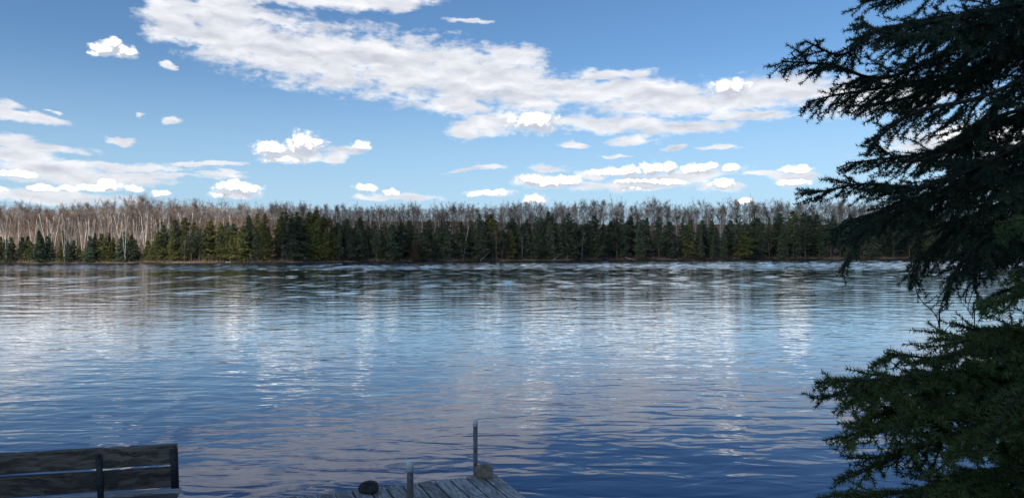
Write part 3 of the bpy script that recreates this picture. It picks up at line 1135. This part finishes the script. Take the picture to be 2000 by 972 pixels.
def brush():
    rng = np.random.default_rng(8)
    n = 9000
    d = np.stack([rng.normal(0, 0.5, n), rng.normal(0, 0.5, n), np.ones(n)], 1)
    mb = strokes(rng.uniform(-40, 2040, n), rng.uniform(0.8, 9, n), 0, d, rng.uniform(0.3, 1.5, n), 0.02)
    tag(link('undergrowth', mb.mesh('undergrowth', M['twig_red'])), 'low brown brush along the far waterline', None, None, 'stuff')
    n = 20000
    d = np.stack([rng.normal(0, 0.14, n), rng.normal(0, 0.14, n), np.ones(n)], 1)
    a = strokes(rng.uniform(-60, 2060, n), rng.uniform(14, 115, n), 0, d, rng.uniform(3, 9, n), 0.035)
    n = 130000
    d = rng.normal(0, 0.6, (n, 3)) + np.array([0, 0, 0.5])
    d /= np.linalg.norm(d, axis=1)[:, None]
    p = rng.uniform(-60, 2060, n)
    s = rng.uniform(24, 120, n)
    x, y, z = spots(p, s)
    hmax = (495 - (p - 1000) * 0.0026 - hard_top(p) - 9) / FPX * y + CAM_H - z
    b = strokes(p, s, hmax * rng.uniform(0.16, 0.97, n), d, rng.uniform(0.6, 1.5, n), 0.042)
    a.add(np.concatenate(b.v), np.concatenate(b.f))
    tag(link('saplings_and_twigs', a.mesh('thicket', M['twig_grey'])), 'thicket of bare saplings and twigs between the hardwoods on the slope', None, None, 'stuff')


brush()


def fallen_log(pa, pb, r, label):
    a = Vector(pa)
    b = Vector(pb)
    mb = MB()
    k = 7
    rng = np.random.default_rng(int(abs(a.x) * 10))
    pts = [np.array(a.lerp(b, i / (k - 1))) + rng.normal(0, 0.05, 3) - np.array(a) for i in range(k)]
    mb.tube(pts, np.linspace(r, r * 0.45, k), 7)
    for _ in range(5):
        i = int(rng.integers(2, k))
        mb.tube([pts[i], pts[i] + rng.normal(0, 0.5, 3) + np.array([0, 0, 0.4])], [r * 0.3, 0.01], 4)
    tag(link('fallen_log', mb.mesh('fallen_log', M['silver'], True), None, a), label, 'log', 'fallen trunks on the far bank')


def bank(px, s, dz=0.0):
    x, y, z = spot(px, s)
    return (x, y, z + dz)


fallen_log(bank(938, 0.6, 0.1), bank(957, 2.2, 2.6), 0.16, 'pale leaning dead trunk at the waterline left of centre')
fallen_log(bank(1080, 0.9, 0.0), bank(1097, 2.0, 1.7), 0.18, 'leaning grey log below the thin crooked snag')
fallen_log(bank(1222, 1.2, 0.5), bank(1242, -0.6, 0.1), 0.16, 'low pale log sloping into the water right of centre')
fallen_log(bank(440, 0.5, 0.05), bank(452, 0.3, 0.25), 0.15, 'short log on the sunlit strip of bank')


# ------------------------------------------------------------------ dock
DC = Vector((-0.16, 6.85))
E1 = Vector((0.927, 0.374)).normalized()       # along the dock's outer edge
E2 = Vector((E1.y, -E1.x))                      # back towards the shore, along each plank
DECK = 0.478
DW = 1.62
dock = thing('dock', 'weathered grey plank dock with pipe posts at the bottom of the view', 'dock', (DC.x, DC.y, 0))
dang = math.atan2(E2.y, E2.x)


def dloc(a, b, z):
    """a metres left of the corner along the outer edge, b metres in from it, z above water, in the dock's own frame"""
    q = -E1 * a + E2 * b
    return Vector((q.x, q.y, z))


drng = random.Random(5)
PW = 0.143
variants = [box_mesh('dock_plank', DW, PW - 0.018, 0.036, M['plank'], 0.004, 0.0016, 6, random.Random(40 + i)) for i in range(6)]
for i in range(34):
    o = link('plank', variants[i % 6], dock)
    o.location = dloc(PW * (i + 0.5), DW / 2 + drng.uniform(-0.012, 0.012), DECK - 0.018 + drng.uniform(-0.003, 0.003))
    o.rotation_euler = (drng.gauss(0, 0.008), 0, dang + drng.gauss(0, 0.002) + (math.pi if i % 2 else 0))
beam = box_mesh('dock_beam', PW * 34 - 0.02, 0.04, 0.14, M['board'], 0.004)
for b in (0.06, DW / 2, DW - 0.06):
    o = link('beam', beam, dock)
    o.location = dloc(PW * 17, b, DECK - 0.036 - 0.072)
    o.rotation_euler.z = math.atan2(E1.y, E1.x)
nail = MB()
nail.tube([(0, 0, -0.004), (0, 0, 0.0015)], 0.0045, 6)
nme = nail.mesh('nail_head', M['iron'])
nails = MB()
for i in range(24):
    for b in (0.06, DW - 0.06):
        for dxx in (-0.035, 0.035):
            c = dloc(PW * (i + 0.5) + dxx, b + drng.uniform(-0.01, 0.01), DECK + 0.002)
            nails.tube([c - Vector((0, 0, 0.006)), c], 0.004, 6)
tag(link('nail_heads', nails.mesh('nail_heads', M['iron']), dock), kind='stuff')


def post(x, y, r, top, cap, name='post'):
    mb = MB()
    mb.tube([(0, 0, -0.8), (0, 0, 0.2), (0, 0, top - cap * 0.6)], r, 20)
    p = link(name, mb.mesh('dock_post', M['pipe'], True), dock, Vector((x - DC.x, y - DC.y, 0)))
    mb = MB()
    rc = r * 1.10
    mb.tube([(0, 0, top - cap), (0, 0, top - 0.004), (0, 0, top)], [rc, rc, rc * 0.93], 20)
    link('cap', mb.mesh('post_cap', M['pvc'], False), p)
    return p


q = at(801, 897, 4.9)
post(q.x, q.y, 0.0215, q.z - 0.008, 0.066)
q = at(928.5, 819, 6.93)
post(q.x, q.y, 0.0205, q.z, 0.062)
# legs below the far end of the dock
for a in (2.4, 4.6):
    for b in (-0.05, DW + 0.05):
        c = dloc(a, b, 0)
        post(c.x + DC.x, c.y + DC.y, 0.0205, DECK - 0.05, 0.03, 'leg')


def stone(name, loc, rad, m, label, seed, rough=0.10):
    import bmesh
    bm = bmesh.new()
    bmesh.ops.create_icosphere(bm, subdivisions=4, radius=1.0)
    rng = np.random.default_rng(seed)
    ks = rng.normal(0, 1.5, (7, 3))
    ph = rng.uniform(0, 6, 7)
    for v in bm.verts:
        d = np.array(v.co)
        f = 1 + rough * sum(math.sin(float(ks[i] @ d) + ph[i]) / (1 + 0.5 * i) for i in range(7))
        f += 0.012 * math.sin(d[0] * 17 + 2) * math.sin(d[1] * 15) + 0.012 * math.sin(d[2] * 21 + d[0] * 9)
        v.co = Vector(d * f)
        v.co.z = max(v.co.z, -0.72)
        v.co.x *= rad[0]
        v.co.y *= rad[1]
        v.co.z = (v.co.z + 0.72) * rad[2]
    for fc_ in bm.faces:
        fc_.smooth = True
    me = bpy.data.meshes.new(name)
    bm.to_mesh(me)
    bm.free()
    me.materials.append(m)
    return tag(link(name, me, None, loc), label, 'rock')


q = at(945, 934, 6.72)
stone('boulder', (q.x, q.y, DECK - 0.001), (0.080, 0.085, 0.072), M['rock_tan'], 'rounded tan boulder on the dock corner against the far post', 8, 0.06)
q = at(721, 963, 6.3)
stone('stone', (q.x, q.y, DECK - 0.001), (0.088, 0.07, 0.058), M['rock_dark'], 'dark oval stone on the outer edge of the dock', 6, 0.05)

# ------------------------------------------------------------------ bench, seen from behind
BR = at(346, 866, 4.80)           # top right corner of its backrest
BL = at(0, 884, 4.575)
BD = Vector((BL.x - BR.x, BL.y - BR.y, 0)).normalized()
BN = Vector((-BD.y, BD.x, 0))
if BN.y < 0:
    BN = -BN                      # towards the lake
BLEN = 1.72
bench = thing('bench', 'dark weathered slatted bench seen from behind at lower left', 'bench', (BR.x, BR.y, DECK))
bang = math.atan2(BD.y, BD.x)
H0 = BR.z - DECK


def bloc(a, n, z):
    """a along the bench from its right end, n towards the lake, z above the deck"""
    p = BD * a + BN * n
    return Vector((p.x, p.y, z))


tilt = R(9)
bw = 0.128
brng = random.Random(3)
for i, zt in enumerate((H0, H0 - bw - 0.020)):
    me = box_mesh('back_board', BLEN, bw, 0.034, M['board'], 0.004, 0.0014, 8, random.Random(20 + i))
    o = link('back_board', me, bench)
    zc_ = zt - bw / 2
    o.location = bloc(BLEN / 2, (H0 - zc_) * math.tan(tilt), zc_)
    zax = (BN * math.cos(tilt) + Vector((0, 0, 1)) * math.sin(tilt)).normalized()
    yax = zax.cross(BD).normalized()
    if yax.z < 0:
        yax = -yax
        zax = BD.cross(yax)
    o.rotation_euler = Matrix((BD, yax, zax)).transposed().to_euler()
# seat boards
seat_z = 0.362
for i in range(3):
    me = box_mesh('seat_board', BLEN + 0.05, 0.115, 0.036, M['plank' if i == 2 else 'board'], 0.004, 0.0014, 8, random.Random(30 + i))
    o = link('seat_board', me, bench)
    o.location = bloc(BLEN / 2 + 0.085, 0.15 + i * 0.125, seat_z - 0.018 + i * 0.006)
    o.rotation_euler = (0, 0, bang)


def bar(name, pts, wx, wy, m, parent):
    """rectangular bar through pts (bench frame), wx along the bench, wy across"""
    mb = MB()
    V, F = [], []
    for (n_, z_) in pts[1]:
        for a_, b_ in ((-wx / 2, -wy / 2), (wx / 2, -wy / 2), (wx / 2, wy / 2), (-wx / 2, wy / 2)):
            V.append(bloc(pts[0] + a_, n_ + b_, z_))
    k = len(pts[1])
    for i in range(k - 1):
        for j in range(4):
            a_, b_ = i * 4 + j, i * 4 + (j + 1) % 4
            F += [(a_, b_, b_ + 4), (a_, b_ + 4, a_ + 4)]
    F += [(0, 2, 1), (0, 3, 2)]
    e = (k - 1) * 4
    F += [(e, e + 1, e + 2), (e, e + 2, e + 3)]
    mb.add([tuple(v) for v in V], F)
    return link(name, mb.mesh(name, m), parent)


tn = math.tan(tilt)
for a_, top_, wx in ((0.016, H0 - 0.028, 0.046), (0.447, H0 - 0.035, 0.036), (1.05, H0 - 0.035, 0.034), (BLEN - 0.02, H0 - 0.028, 0.046)):
    zs_ = [top_, H0 - 2 * bw - 0.03] if a_ in (0.016, BLEN - 0.02) else [top_, 0.34]
    sp = bar('back_strap', (a_, [((H0 - z_) * tn - 0.021, z_) for z_ in zs_]), wx, 0.008, M['iron'], bench)
    for zz_ in (H0 - 0.045, H0 - 0.095, H0 - 0.185, H0 - 0.235):
        mb = MB()
        n_ = (H0 - zz_) * tn - 0.025
        mb.tube([bloc(a_, n_, zz_), bloc(a_, n_ - 0.006, zz_)], [0.007, 0.005], 8)
        link('bolt', mb.mesh('bolt', M['iron']), sp)
for a_ in (0.447, BLEN - 0.505):
    for n0 in (0.13, 0.42):
        bar('leg', (a_, [(n0, 0.0), (n0, seat_z - 0.036)]), 0.045, 0.06, M['board'], bench)
    bar('seat_rail', (a_ + 0.047, [(0.13, seat_z - 0.09), (0.42, seat_z - 0.0905)]), 0.04, 0.06, M['board'], bench)


# ------------------------------------------------------------------ the evergreen hanging in from the right
def catmull(P, n):
    P = [np.array(p, float) for p in P]
    P = [2 * P[0] - P[1]] + P + [2 * P[-1] - P[-2]]
    out = []
    seg = len(P) - 3
    for i in range(n):
        t = i / (n - 1) * seg
        k = min(int(t), seg - 1)
        u = t - k
        a, b, c, d = P[k:k + 4]
        out.append(0.5 * ((2 * b) + (c - a) * u + (2 * a - 5 * b + 4 * c - d) * u * u + (3 * b - a - 3 * c + d) * u ** 3))
    return np.array(out)


def unit(v):
    return v / (np.linalg.norm(v) + 1e-12)


def bough(parent, path, seed, mneedle, side_len=0.42, spacing=0.045, nl=0.013, dens=700, droop=0.35, start=0.12, bare=0.0, flat=0.6, wood_r=0.016, rollsd=0.75):
    """one limb: woody axis, side branchlets, twigs, all clothed in needles"""
    rng = np.random.default_rng(seed)
    wood = MB()
    path = [np.array(p_, float) + (rng.normal(0, 0.025, 3) if 0 < i_ < len(path) - 1 else 0) for i_, p_ in enumerate(path)]
    ax = catmull(path, 26)
    wood.tube(ax, np.linspace(wood_r, 0.0028, 26), 6)
    seglen = np.linalg.norm(np.diff(ax, axis=0), axis=1)
    cum = np.concatenate([[0], np.cumsum(seglen)])
    L = cum[-1]
    segs = []                                   # needle bearing segments: p0, p1, length of needle

    def at_len(l):
        p = np.array([np.interp(l, cum, ax[:, c]) for c in range(3)])
        q_ = np.array([np.interp(min(l + 0.03, L), cum, ax[:, c]) - np.interp(max(l - 0.03, 0), cum, ax[:, c]) for c in range(3)])
        return p, unit(q_)

    up = np.array([0, 0, 1.0])
    l = start * L
    sgn = 1
    while l < L:
        p, T = at_len(l)
        t = l / L
        S = unit(np.cross(T, up)) * sgn
        prof = side_len * 1.2 * (0.35 + 0.65 * math.sin(math.pi * min(1, (t - start) / (1 - start) * 0.75 + 0.2))) * (1 - t) ** 0.38 + 0.05
        bl = prof * rng.uniform(0.55, 1.2)
        roll = rng.normal(-0.45, rollsd)
        d = unit(T * rng.uniform(0.7, 1.15) + (S * math.cos(roll) * flat + up * math.sin(roll) * (0.35 + droop)) * rng.uniform(0.55, 1.0))
        k = 6
        pts = [p]
        for i in range(k - 1):
            d = unit(d + rng.normal(0, 0.07, 3) - up * droop * 0.16 + T * 0.05 + (up * 0.22 if i > 2 else 0))
            pts.append(pts[-1] + d * bl / (k - 1))
        pts = np.array(pts)
        wood.tube(pts, np.linspace(0.0042, 0.0016, k), 3, False)
        b0 = 0 if rng.random() > bare else 2
        for i in range(b0, k - 1):
            segs.append((pts[i], pts[i + 1]))
        # twigs on the branchlet
        m_ = bl * 0.12
        s2 = 1
        while m_ < bl * 0.96:
            f = m_ / bl * (k - 1)
            i = min(int(f), k - 2)
            pp = pts[i] + (pts[i + 1] - pts[i]) * (f - i)
            D = unit(pts[i + 1] - pts[i])
            S2 = unit(np.cross(D, up + rng.normal(0, 0.35, 3))) * s2
            tl = (0.062 + 0.28 * (bl - m_)) * rng.uniform(0.65, 1.15)
            tl = min(tl, 0.15)
            td = unit(D * 1.05 + S2 * 0.68 - up * rng.uniform(0, 0.35) * droop * 2)
            e1 = pp + td * tl * 0.5
            e2 = e1 + unit(td - up * 0.12 * droop + D * 0.15) * tl * 0.5
            if rng.random() > bare:
                segs.append((pp, e1))
                segs.append((e1, e2))
            wood.tube([pp, e1, e2], [0.0016, 0.0014, 0.001], 3, False)
            m_ += rng.uniform(0.034, 0.058)
            s2 = -s2
        l += spacing * rng.uniform(0.6, 1.4)
        sgn = -sgn
    for i in range(int(26 * max(start, 0.35)), 25):
        segs.append((ax[i], ax[i + 1]))
    # needles, all at once
    A = np.array([s_[0] for s_ in segs])
    B = np.array([s_[1] for s_ in segs])
    ln = np.linalg.norm(B - A, axis=1)
    cnt = np.maximum(3, (ln * dens).astype(int))
    idx = np.repeat(np.arange(len(segs)), cnt)
    n = len(idx)
    u = rng.uniform(0, 1, n)[:, None]
    base = A[idx] + (B[idx] - A[idx]) * u
    D = (B - A) / (ln[:, None] + 1e-9)
    D = D[idx]
    rnd3 = rng.normal(0, 1, (n, 3))
    rad = rnd3 - (rnd3 * D).sum(1)[:, None] * D
    rad[:, 2] += 0.15
    rad /= np.linalg.norm(rad, axis=1)[:, None] + 1e-9
    nd = rad * 0.85 + D * rng.uniform(0.25, 0.6, n)[:, None]
    nd /= np.linalg.norm(nd, axis=1)[:, None]
    ll = nl * rng.uniform(0.75, 1.15, n)[:, None]
    wv = np.cross(nd, rng.normal(0, 1, (n, 3)))
    wv /= np.linalg.norm(wv, axis=1)[:, None] + 1e-9
    hw = nl * 0.10
    V = np.stack([base - wv * hw, base + wv * hw, base + nd * ll], 1).reshape(-1, 3)
    F = np.arange(n * 3).reshape(-1, 3)
    nb = MB()
    nb.add(V, F)
    br = link('branch', wood.mesh('spruce_branch', M['twig'], True), parent)
    tag(link('needles', nb.mesh('spruce_needles', mneedle), br), kind='stuff')
    return n


def localize(root_loc, pts):
    return [np.array(p) - np.array(root_loc) for p in pts]


TX, TY = 3.85, 4.3
tz = float(near_z(near_y(TX) - TY, TX))
spruce = thing('spruce_tree', 'large dark spruce whose boughs hang in from the upper right', 'tree', (TX, TY, tz - 0.05))
mb = MB()
k = 14
zz = np.linspace(-0.2, 9.5, k)
mb.tube(np.column_stack([0.05 * np.sin(zz), 0.05 * np.cos(zz * 0.8), zz]), np.linspace(0.17, 0.015, k), 12)
link('trunk', mb.mesh('spruce_trunk', M['cbark'], True), spruce)
RL = (TX, TY, tz - 0.05)


def trunk_pt(z):
    return (TX, TY, z)


# (height on the trunk, then photo points with distance) ; options
BOUGHS = [
    (4.95, [(2080, -190, 3.9), (1880, -60, 3.6), (1760, -10, 3.5), (1690, 5, 3.45)], dict(side_len=0.40)),
    (4.75, [(2150, -110, 4.2), (1950, 0, 4.2), (1800, 40, 4.1), (1740, 60, 4.05)], dict(side_len=0.42)),
    (4.55, [(2100, -60, 3.7), (1860, 55, 3.4), (1700, 85, 3.3), (1630, 82, 3.25), (1572, 80, 3.2)], dict(side_len=0.36, droop=0.45)),
    (4.35, [(2120, 0, 4.0), (1900, 95, 3.7), (1740, 140, 3.5), (1615, 142, 3.4), (1527, 120, 3.3)], dict(side_len=0.34, droop=0.5)),
    (4.20, [(2150, 30, 4.3), (1920, 120, 4.0), (1760, 175, 3.8), (1640, 185, 3.7), (1575, 200, 3.6)], dict(side_len=0.36, droop=0.6)),
    (4.05, [(2120, 90, 3.8), (1940, 165, 3.5), (1800, 230, 3.4), (1720, 270, 3.3), (1700, 285, 3.3)], dict(side_len=0.36, droop=0.55)),
    (3.80, [(2130, 160, 4.1), (1960, 235, 3.8), (1850, 290, 3.6), (1770, 310, 3.5), (1712, 285, 3.4)], dict(side_len=0.30, droop=0.5, bare=0.3)),
    (3.62, [(2100, 225, 3.8), (1950, 290, 3.5), (1800, 335, 3.3), (1680, 352, 3.2), (1584, 378, 3.1)], dict(side_len=0.34, droop=0.35)),
    (3.50, [(2140, 260, 4.2), (1980, 320, 4.0), (1820, 380, 3.8), (1700, 420, 3.7), (1625, 455, 3.6)], dict(side_len=0.40, droop=0.75)),
    (3.35, [(2120, 300, 3.9), (1960, 350, 3.6), (1840, 400, 3.45), (1720, 450, 3.35), (1650, 515, 3.3)], dict(side_len=0.36, droop=0.8)),
    (3.20, [(2140, 350, 4.1), (1980, 400, 3.9), (1880, 440, 3.75), (1800, 490, 3.65), (1785, 545, 3.6)], dict(side_len=0.38, droop=0.85)),
    (3.10, [(2100, 380, 3.8), (1990, 420, 3.6), (1920, 460, 3.5), (1870, 520, 3.4), (1845, 580, 3.4)], dict(side_len=0.30, droop=0.9)),
    (3.00, [(2120, 420, 3.9), (2020, 450, 3.7), (1960, 490, 3.6), (1920, 545, 3.55), (1915, 600, 3.5)], dict(side_len=0.28, droop=0.85, bare=0.2)),
    (2.85, [(2150, 520, 4.1), (2040, 540, 3.9), (1970, 560, 3.8), (1920, 590, 3.7)], dict(side_len=0.26, droop=0.7, bare=0.2)),
]
total = 0
sp_paths = []
for i, (hz, pp, kw) in enumerate(BOUGHS):
    sp_paths.append(([Vector((TX, TY, hz))] + [at(*q_) for q_ in pp], kw))
brand = random.Random(77)
for i in range(0, len(BOUGHS) - 1, 2):               # limbs between them, a little farther or nearer
    a_ = catmull(sp_paths[i][0], 6)
    b_ = catmull(sp_paths[i + 1][0], 6)
    k_ = brand.uniform(0.35, 0.65)
    sh = brand.uniform(0.85, 0.97)
    off = brand.choice((-0.30, 0.35, 0.55))
    pts = []
    for j in range(6):
        p_ = (a_[j] * k_ + b_[j] * (1 - k_))
        p_ = np.array(sp_paths[i][0][0]) + (p_ - np.array(sp_paths[i][0][0])) * (1 - (1 - sh) * j / 5)
        p_ = p_ + np.array([0, off * j / 5, brand.gauss(0, 0.02)])
        pts.append(Vector(p_))
    sp_paths.append((pts, dict(sp_paths[i + 1][1], bare=0.1)))
for i, (pts, kw) in enumerate(sp_paths):
    total += bough(spruce, localize(RL, pts), 300 + i, M['spruce'], **dict(dict(dens=800, nl=0.0185, spacing=0.033, start=0.30), **kw))
# the limbs on the sides out of view
grng = random.Random(9)
for i in range(26):
    hz = 1.2 + i * 0.28
    a = grng.uniform(-1.3, 0.95)
    Lb = min(2.2, (9.6 - hz) * 0.36) * grng.uniform(0.8, 1.1)
    dr = Vector((math.cos(a), math.sin(a), 0))
    P0 = Vector((TX, TY, hz))
    pts = [P0, P0 + dr * Lb * 0.4 + Vector((0, 0, 0.02)), P0 + dr * Lb * 0.75 + Vector((0, 0, -0.16)), P0 + dr * Lb + Vector((0, 0, -0.2))]
    total += bough(spruce, localize(RL, pts), 400 + i, M['spruce'], dens=90, nl=0.028, spacing=0.10, side_len=0.40, start=0.1)

# the younger fir below
FX, FY = 2.62, 3.15
fz = float(near_z(near_y(FX) - FY, FX))
fir = thing('young_fir_tree', 'bushy young fir with bright needles in the lower right corner', 'tree', (FX, FY, fz - 0.05))
mb = MB()
zz = np.linspace(-0.1, 2.85 - fz, 9)
mb.tube(np.column_stack([0.02 * np.sin(zz * 2), 0.02 * np.cos(zz * 2) - 0.02, zz]), np.linspace(0.05, 0.008, 9), 10)
link('trunk', mb.mesh('fir_trunk', M['cbark'], True), fir)
FL = (FX, FY, fz - 0.05)
FIR = [
    (1.98, [(2120, 640, 3.0), (2040, 632, 2.8), (1960, 650, 2.7)], dict(side_len=0.20)),
    (1.90, [(2110, 660, 2.9), (1960, 660, 2.7), (1830, 690, 2.55), (1735, 690, 2.45)], dict(side_len=0.24)),
    (1.84, [(2120, 690, 2.8), (1930, 690, 2.55), (1760, 720, 2.4), (1690, 738, 2.3), (1632, 742, 2.25)], dict(side_len=0.24)),
    (1.78, [(2100, 720, 2.9), (1900, 735, 2.75), (1740, 765, 2.65), (1652, 788, 2.55)], dict(side_len=0.26)),
    (1.70, [(2130, 760, 2.7), (1960, 770, 2.4), (1830, 800, 2.25), (1760, 850, 2.15)], dict(side_len=0.26)),
    (1.62, [(2110, 790, 2.9), (1900, 800, 2.7), (1730, 835, 2.5), (1652, 852, 2.4)], dict(side_len=0.26)),
    (1.55, [(2150, 820, 2.6), (2010, 830, 2.3), (1900, 860, 2.1), (1850, 905, 2.05)], dict(side_len=0.24)),
    (1.48, [(2120, 850, 2.9), (1920, 860, 2.75), (1770, 890, 2.6), (1665, 930, 2.5)], dict(side_len=0.26)),
    (1.40, [(2140, 900, 2.8), (1960, 920, 2.6), (1800, 950, 2.45), (1660, 972, 2.4)], dict(side_len=0.24)),
    (1.32, [(2160, 960, 2.7), (2000, 985, 2.4), (1860, 1010, 2.3), (1720, 1040, 2.25)], dict(side_len=0.24)),
    (2.62, [(2130, 395, 2.95), (2060, 410, 2.8), (1975, 450, 2.7)], dict(side_len=0.22, droop=0.5)),
    (2.40, [(2130, 480, 2.95), (2060, 500, 2.8), (1985, 530, 2.7)], dict(side_len=0.20, droop=0.5)),
    (2.25, [(2120, 540, 2.9), (2010, 560, 2.75), (1915, 600, 2.65)], dict(side_len=0.18)),
    (1.96, [(2200, 700, 2.6), (2100, 735, 2.2), (2000, 790, 2.0), (1950, 830, 1.95)], dict(side_len=0.22)),
]
fir_paths = [([Vector((FX, FY, hz))] + [at(*q_) for q_ in pp], kw) for hz, pp, kw in FIR]
for i in range(0, 9, 2):
    a_ = catmull(fir_paths[i][0], 6)
    b_ = catmull(fir_paths[i + 1][0], 6)
    k_ = brand.uniform(0.3, 0.7)
    fir_paths.append(([Vector(a_[0])] + [Vector(Vector(a_[0]).lerp(Vector(a_[j] * k_ + b_[j] * (1 - k_)), brand.uniform(0.86, 0.98)) + Vector((0, brand.choice((-0.2, 0.25)) * j / 5, brand.gauss(0, 0.015))))
                      for j in range(1, 6)], fir_paths[i + 1][1]))
for i, (pts, kw) in enumerate(fir_paths):
    total += bough(fir, localize(FL, pts), 500 + i, M['fir'], **dict(dict(dens=760, nl=0.020, spacing=0.037, start=0.12, droop=0.26, flat=0.9, wood_r=0.008, rollsd=0.35), **kw))
for i in range(12):
    hz = fz + 0.25 + i * 0.09
    a = grng.uniform(-1.9, 1.6)
    Lb = 0.95 - i * 0.05
    dr = Vector((math.cos(a), math.sin(a), 0))
    P0 = Vector((FX, FY, hz))
    pts = [P0, P0 + dr * Lb * 0.5, P0 + dr * Lb + Vector((0, 0, 0.03))]
    total += bough(fir, localize(FL, pts), 600 + i, M['fir'], dens=250, nl=0.022, spacing=0.07, side_len=0.24, start=0.12, droop=0.22, flat=0.9, wood_r=0.008)


# bare saplings poking up behind the fir
def sapling(paths, depth, label, group=None):
    base = at(paths[0][0][0], paths[0][0][1], depth)
    bz = float(near_z(near_y(base.x) - base.y, base.x)) if base.y < float(near_y(base.x)) else 0.0
    root_l = Vector((base.x + 0.03, base.y, min(bz, 0.9) - 0.05))
    r = thing('bare_sapling', label, 'sapling', root_l, group)
    for n_, (pp, r0) in enumerate(((p, 0.0030 if i == 0 else 0.0019) for i, p in enumerate(paths))):
        pts = [at(x_, y_, depth + 0.05 * math.sin(j + n_)) - root_l for j, (x_, y_) in enumerate(pp)]
        if n_ == 0:
            pts = [Vector((0, 0, 0))] + pts
        mb = MB()
        ax = catmull(pts, 16)
        rng = np.random.default_rng(n_ + 3)
        mb.tube(ax, np.linspace(r0, 0.0013, 16), 5)
        for j in range(4, 16, 3):
            d = unit(rng.normal(0, 1, 3)) * 0.012
            mb.tube([ax[j], ax[j] + d * 0.5, ax[j] + d], [0.0012, 0.0022, 0.0004], 4)
        link('stem' if n_ == 0 else 'twig', mb.mesh('sapling_stem', M['twig'], True), r)


sapling([[(1836, 668), (1834, 640), (1828, 615), (1805, 593), (1790, 570), (1786, 535)],
         [(1828, 617), (1845, 603), (1864, 588)],
         [(1836, 655), (1850, 640), (1868, 622), (1858, 617)], [(1806, 594), (1822, 584), (1832, 574)]], 3.4,
        'thin forked bare sapling rising from behind the young fir', 'bare saplings by the young fir')
sapling([[(1904, 650), (1900, 622), (1890, 600), (1900, 570), (1912, 520), (1920, 500)], [(1898, 618), (1888, 600), (1874, 588)],
         [(1880, 645), (1880, 630), (1879, 616)]], 3.5,
        'thin bare sapling nearer the frame edge, reaching into the spruce boughs', 'bare saplings by the young fir')
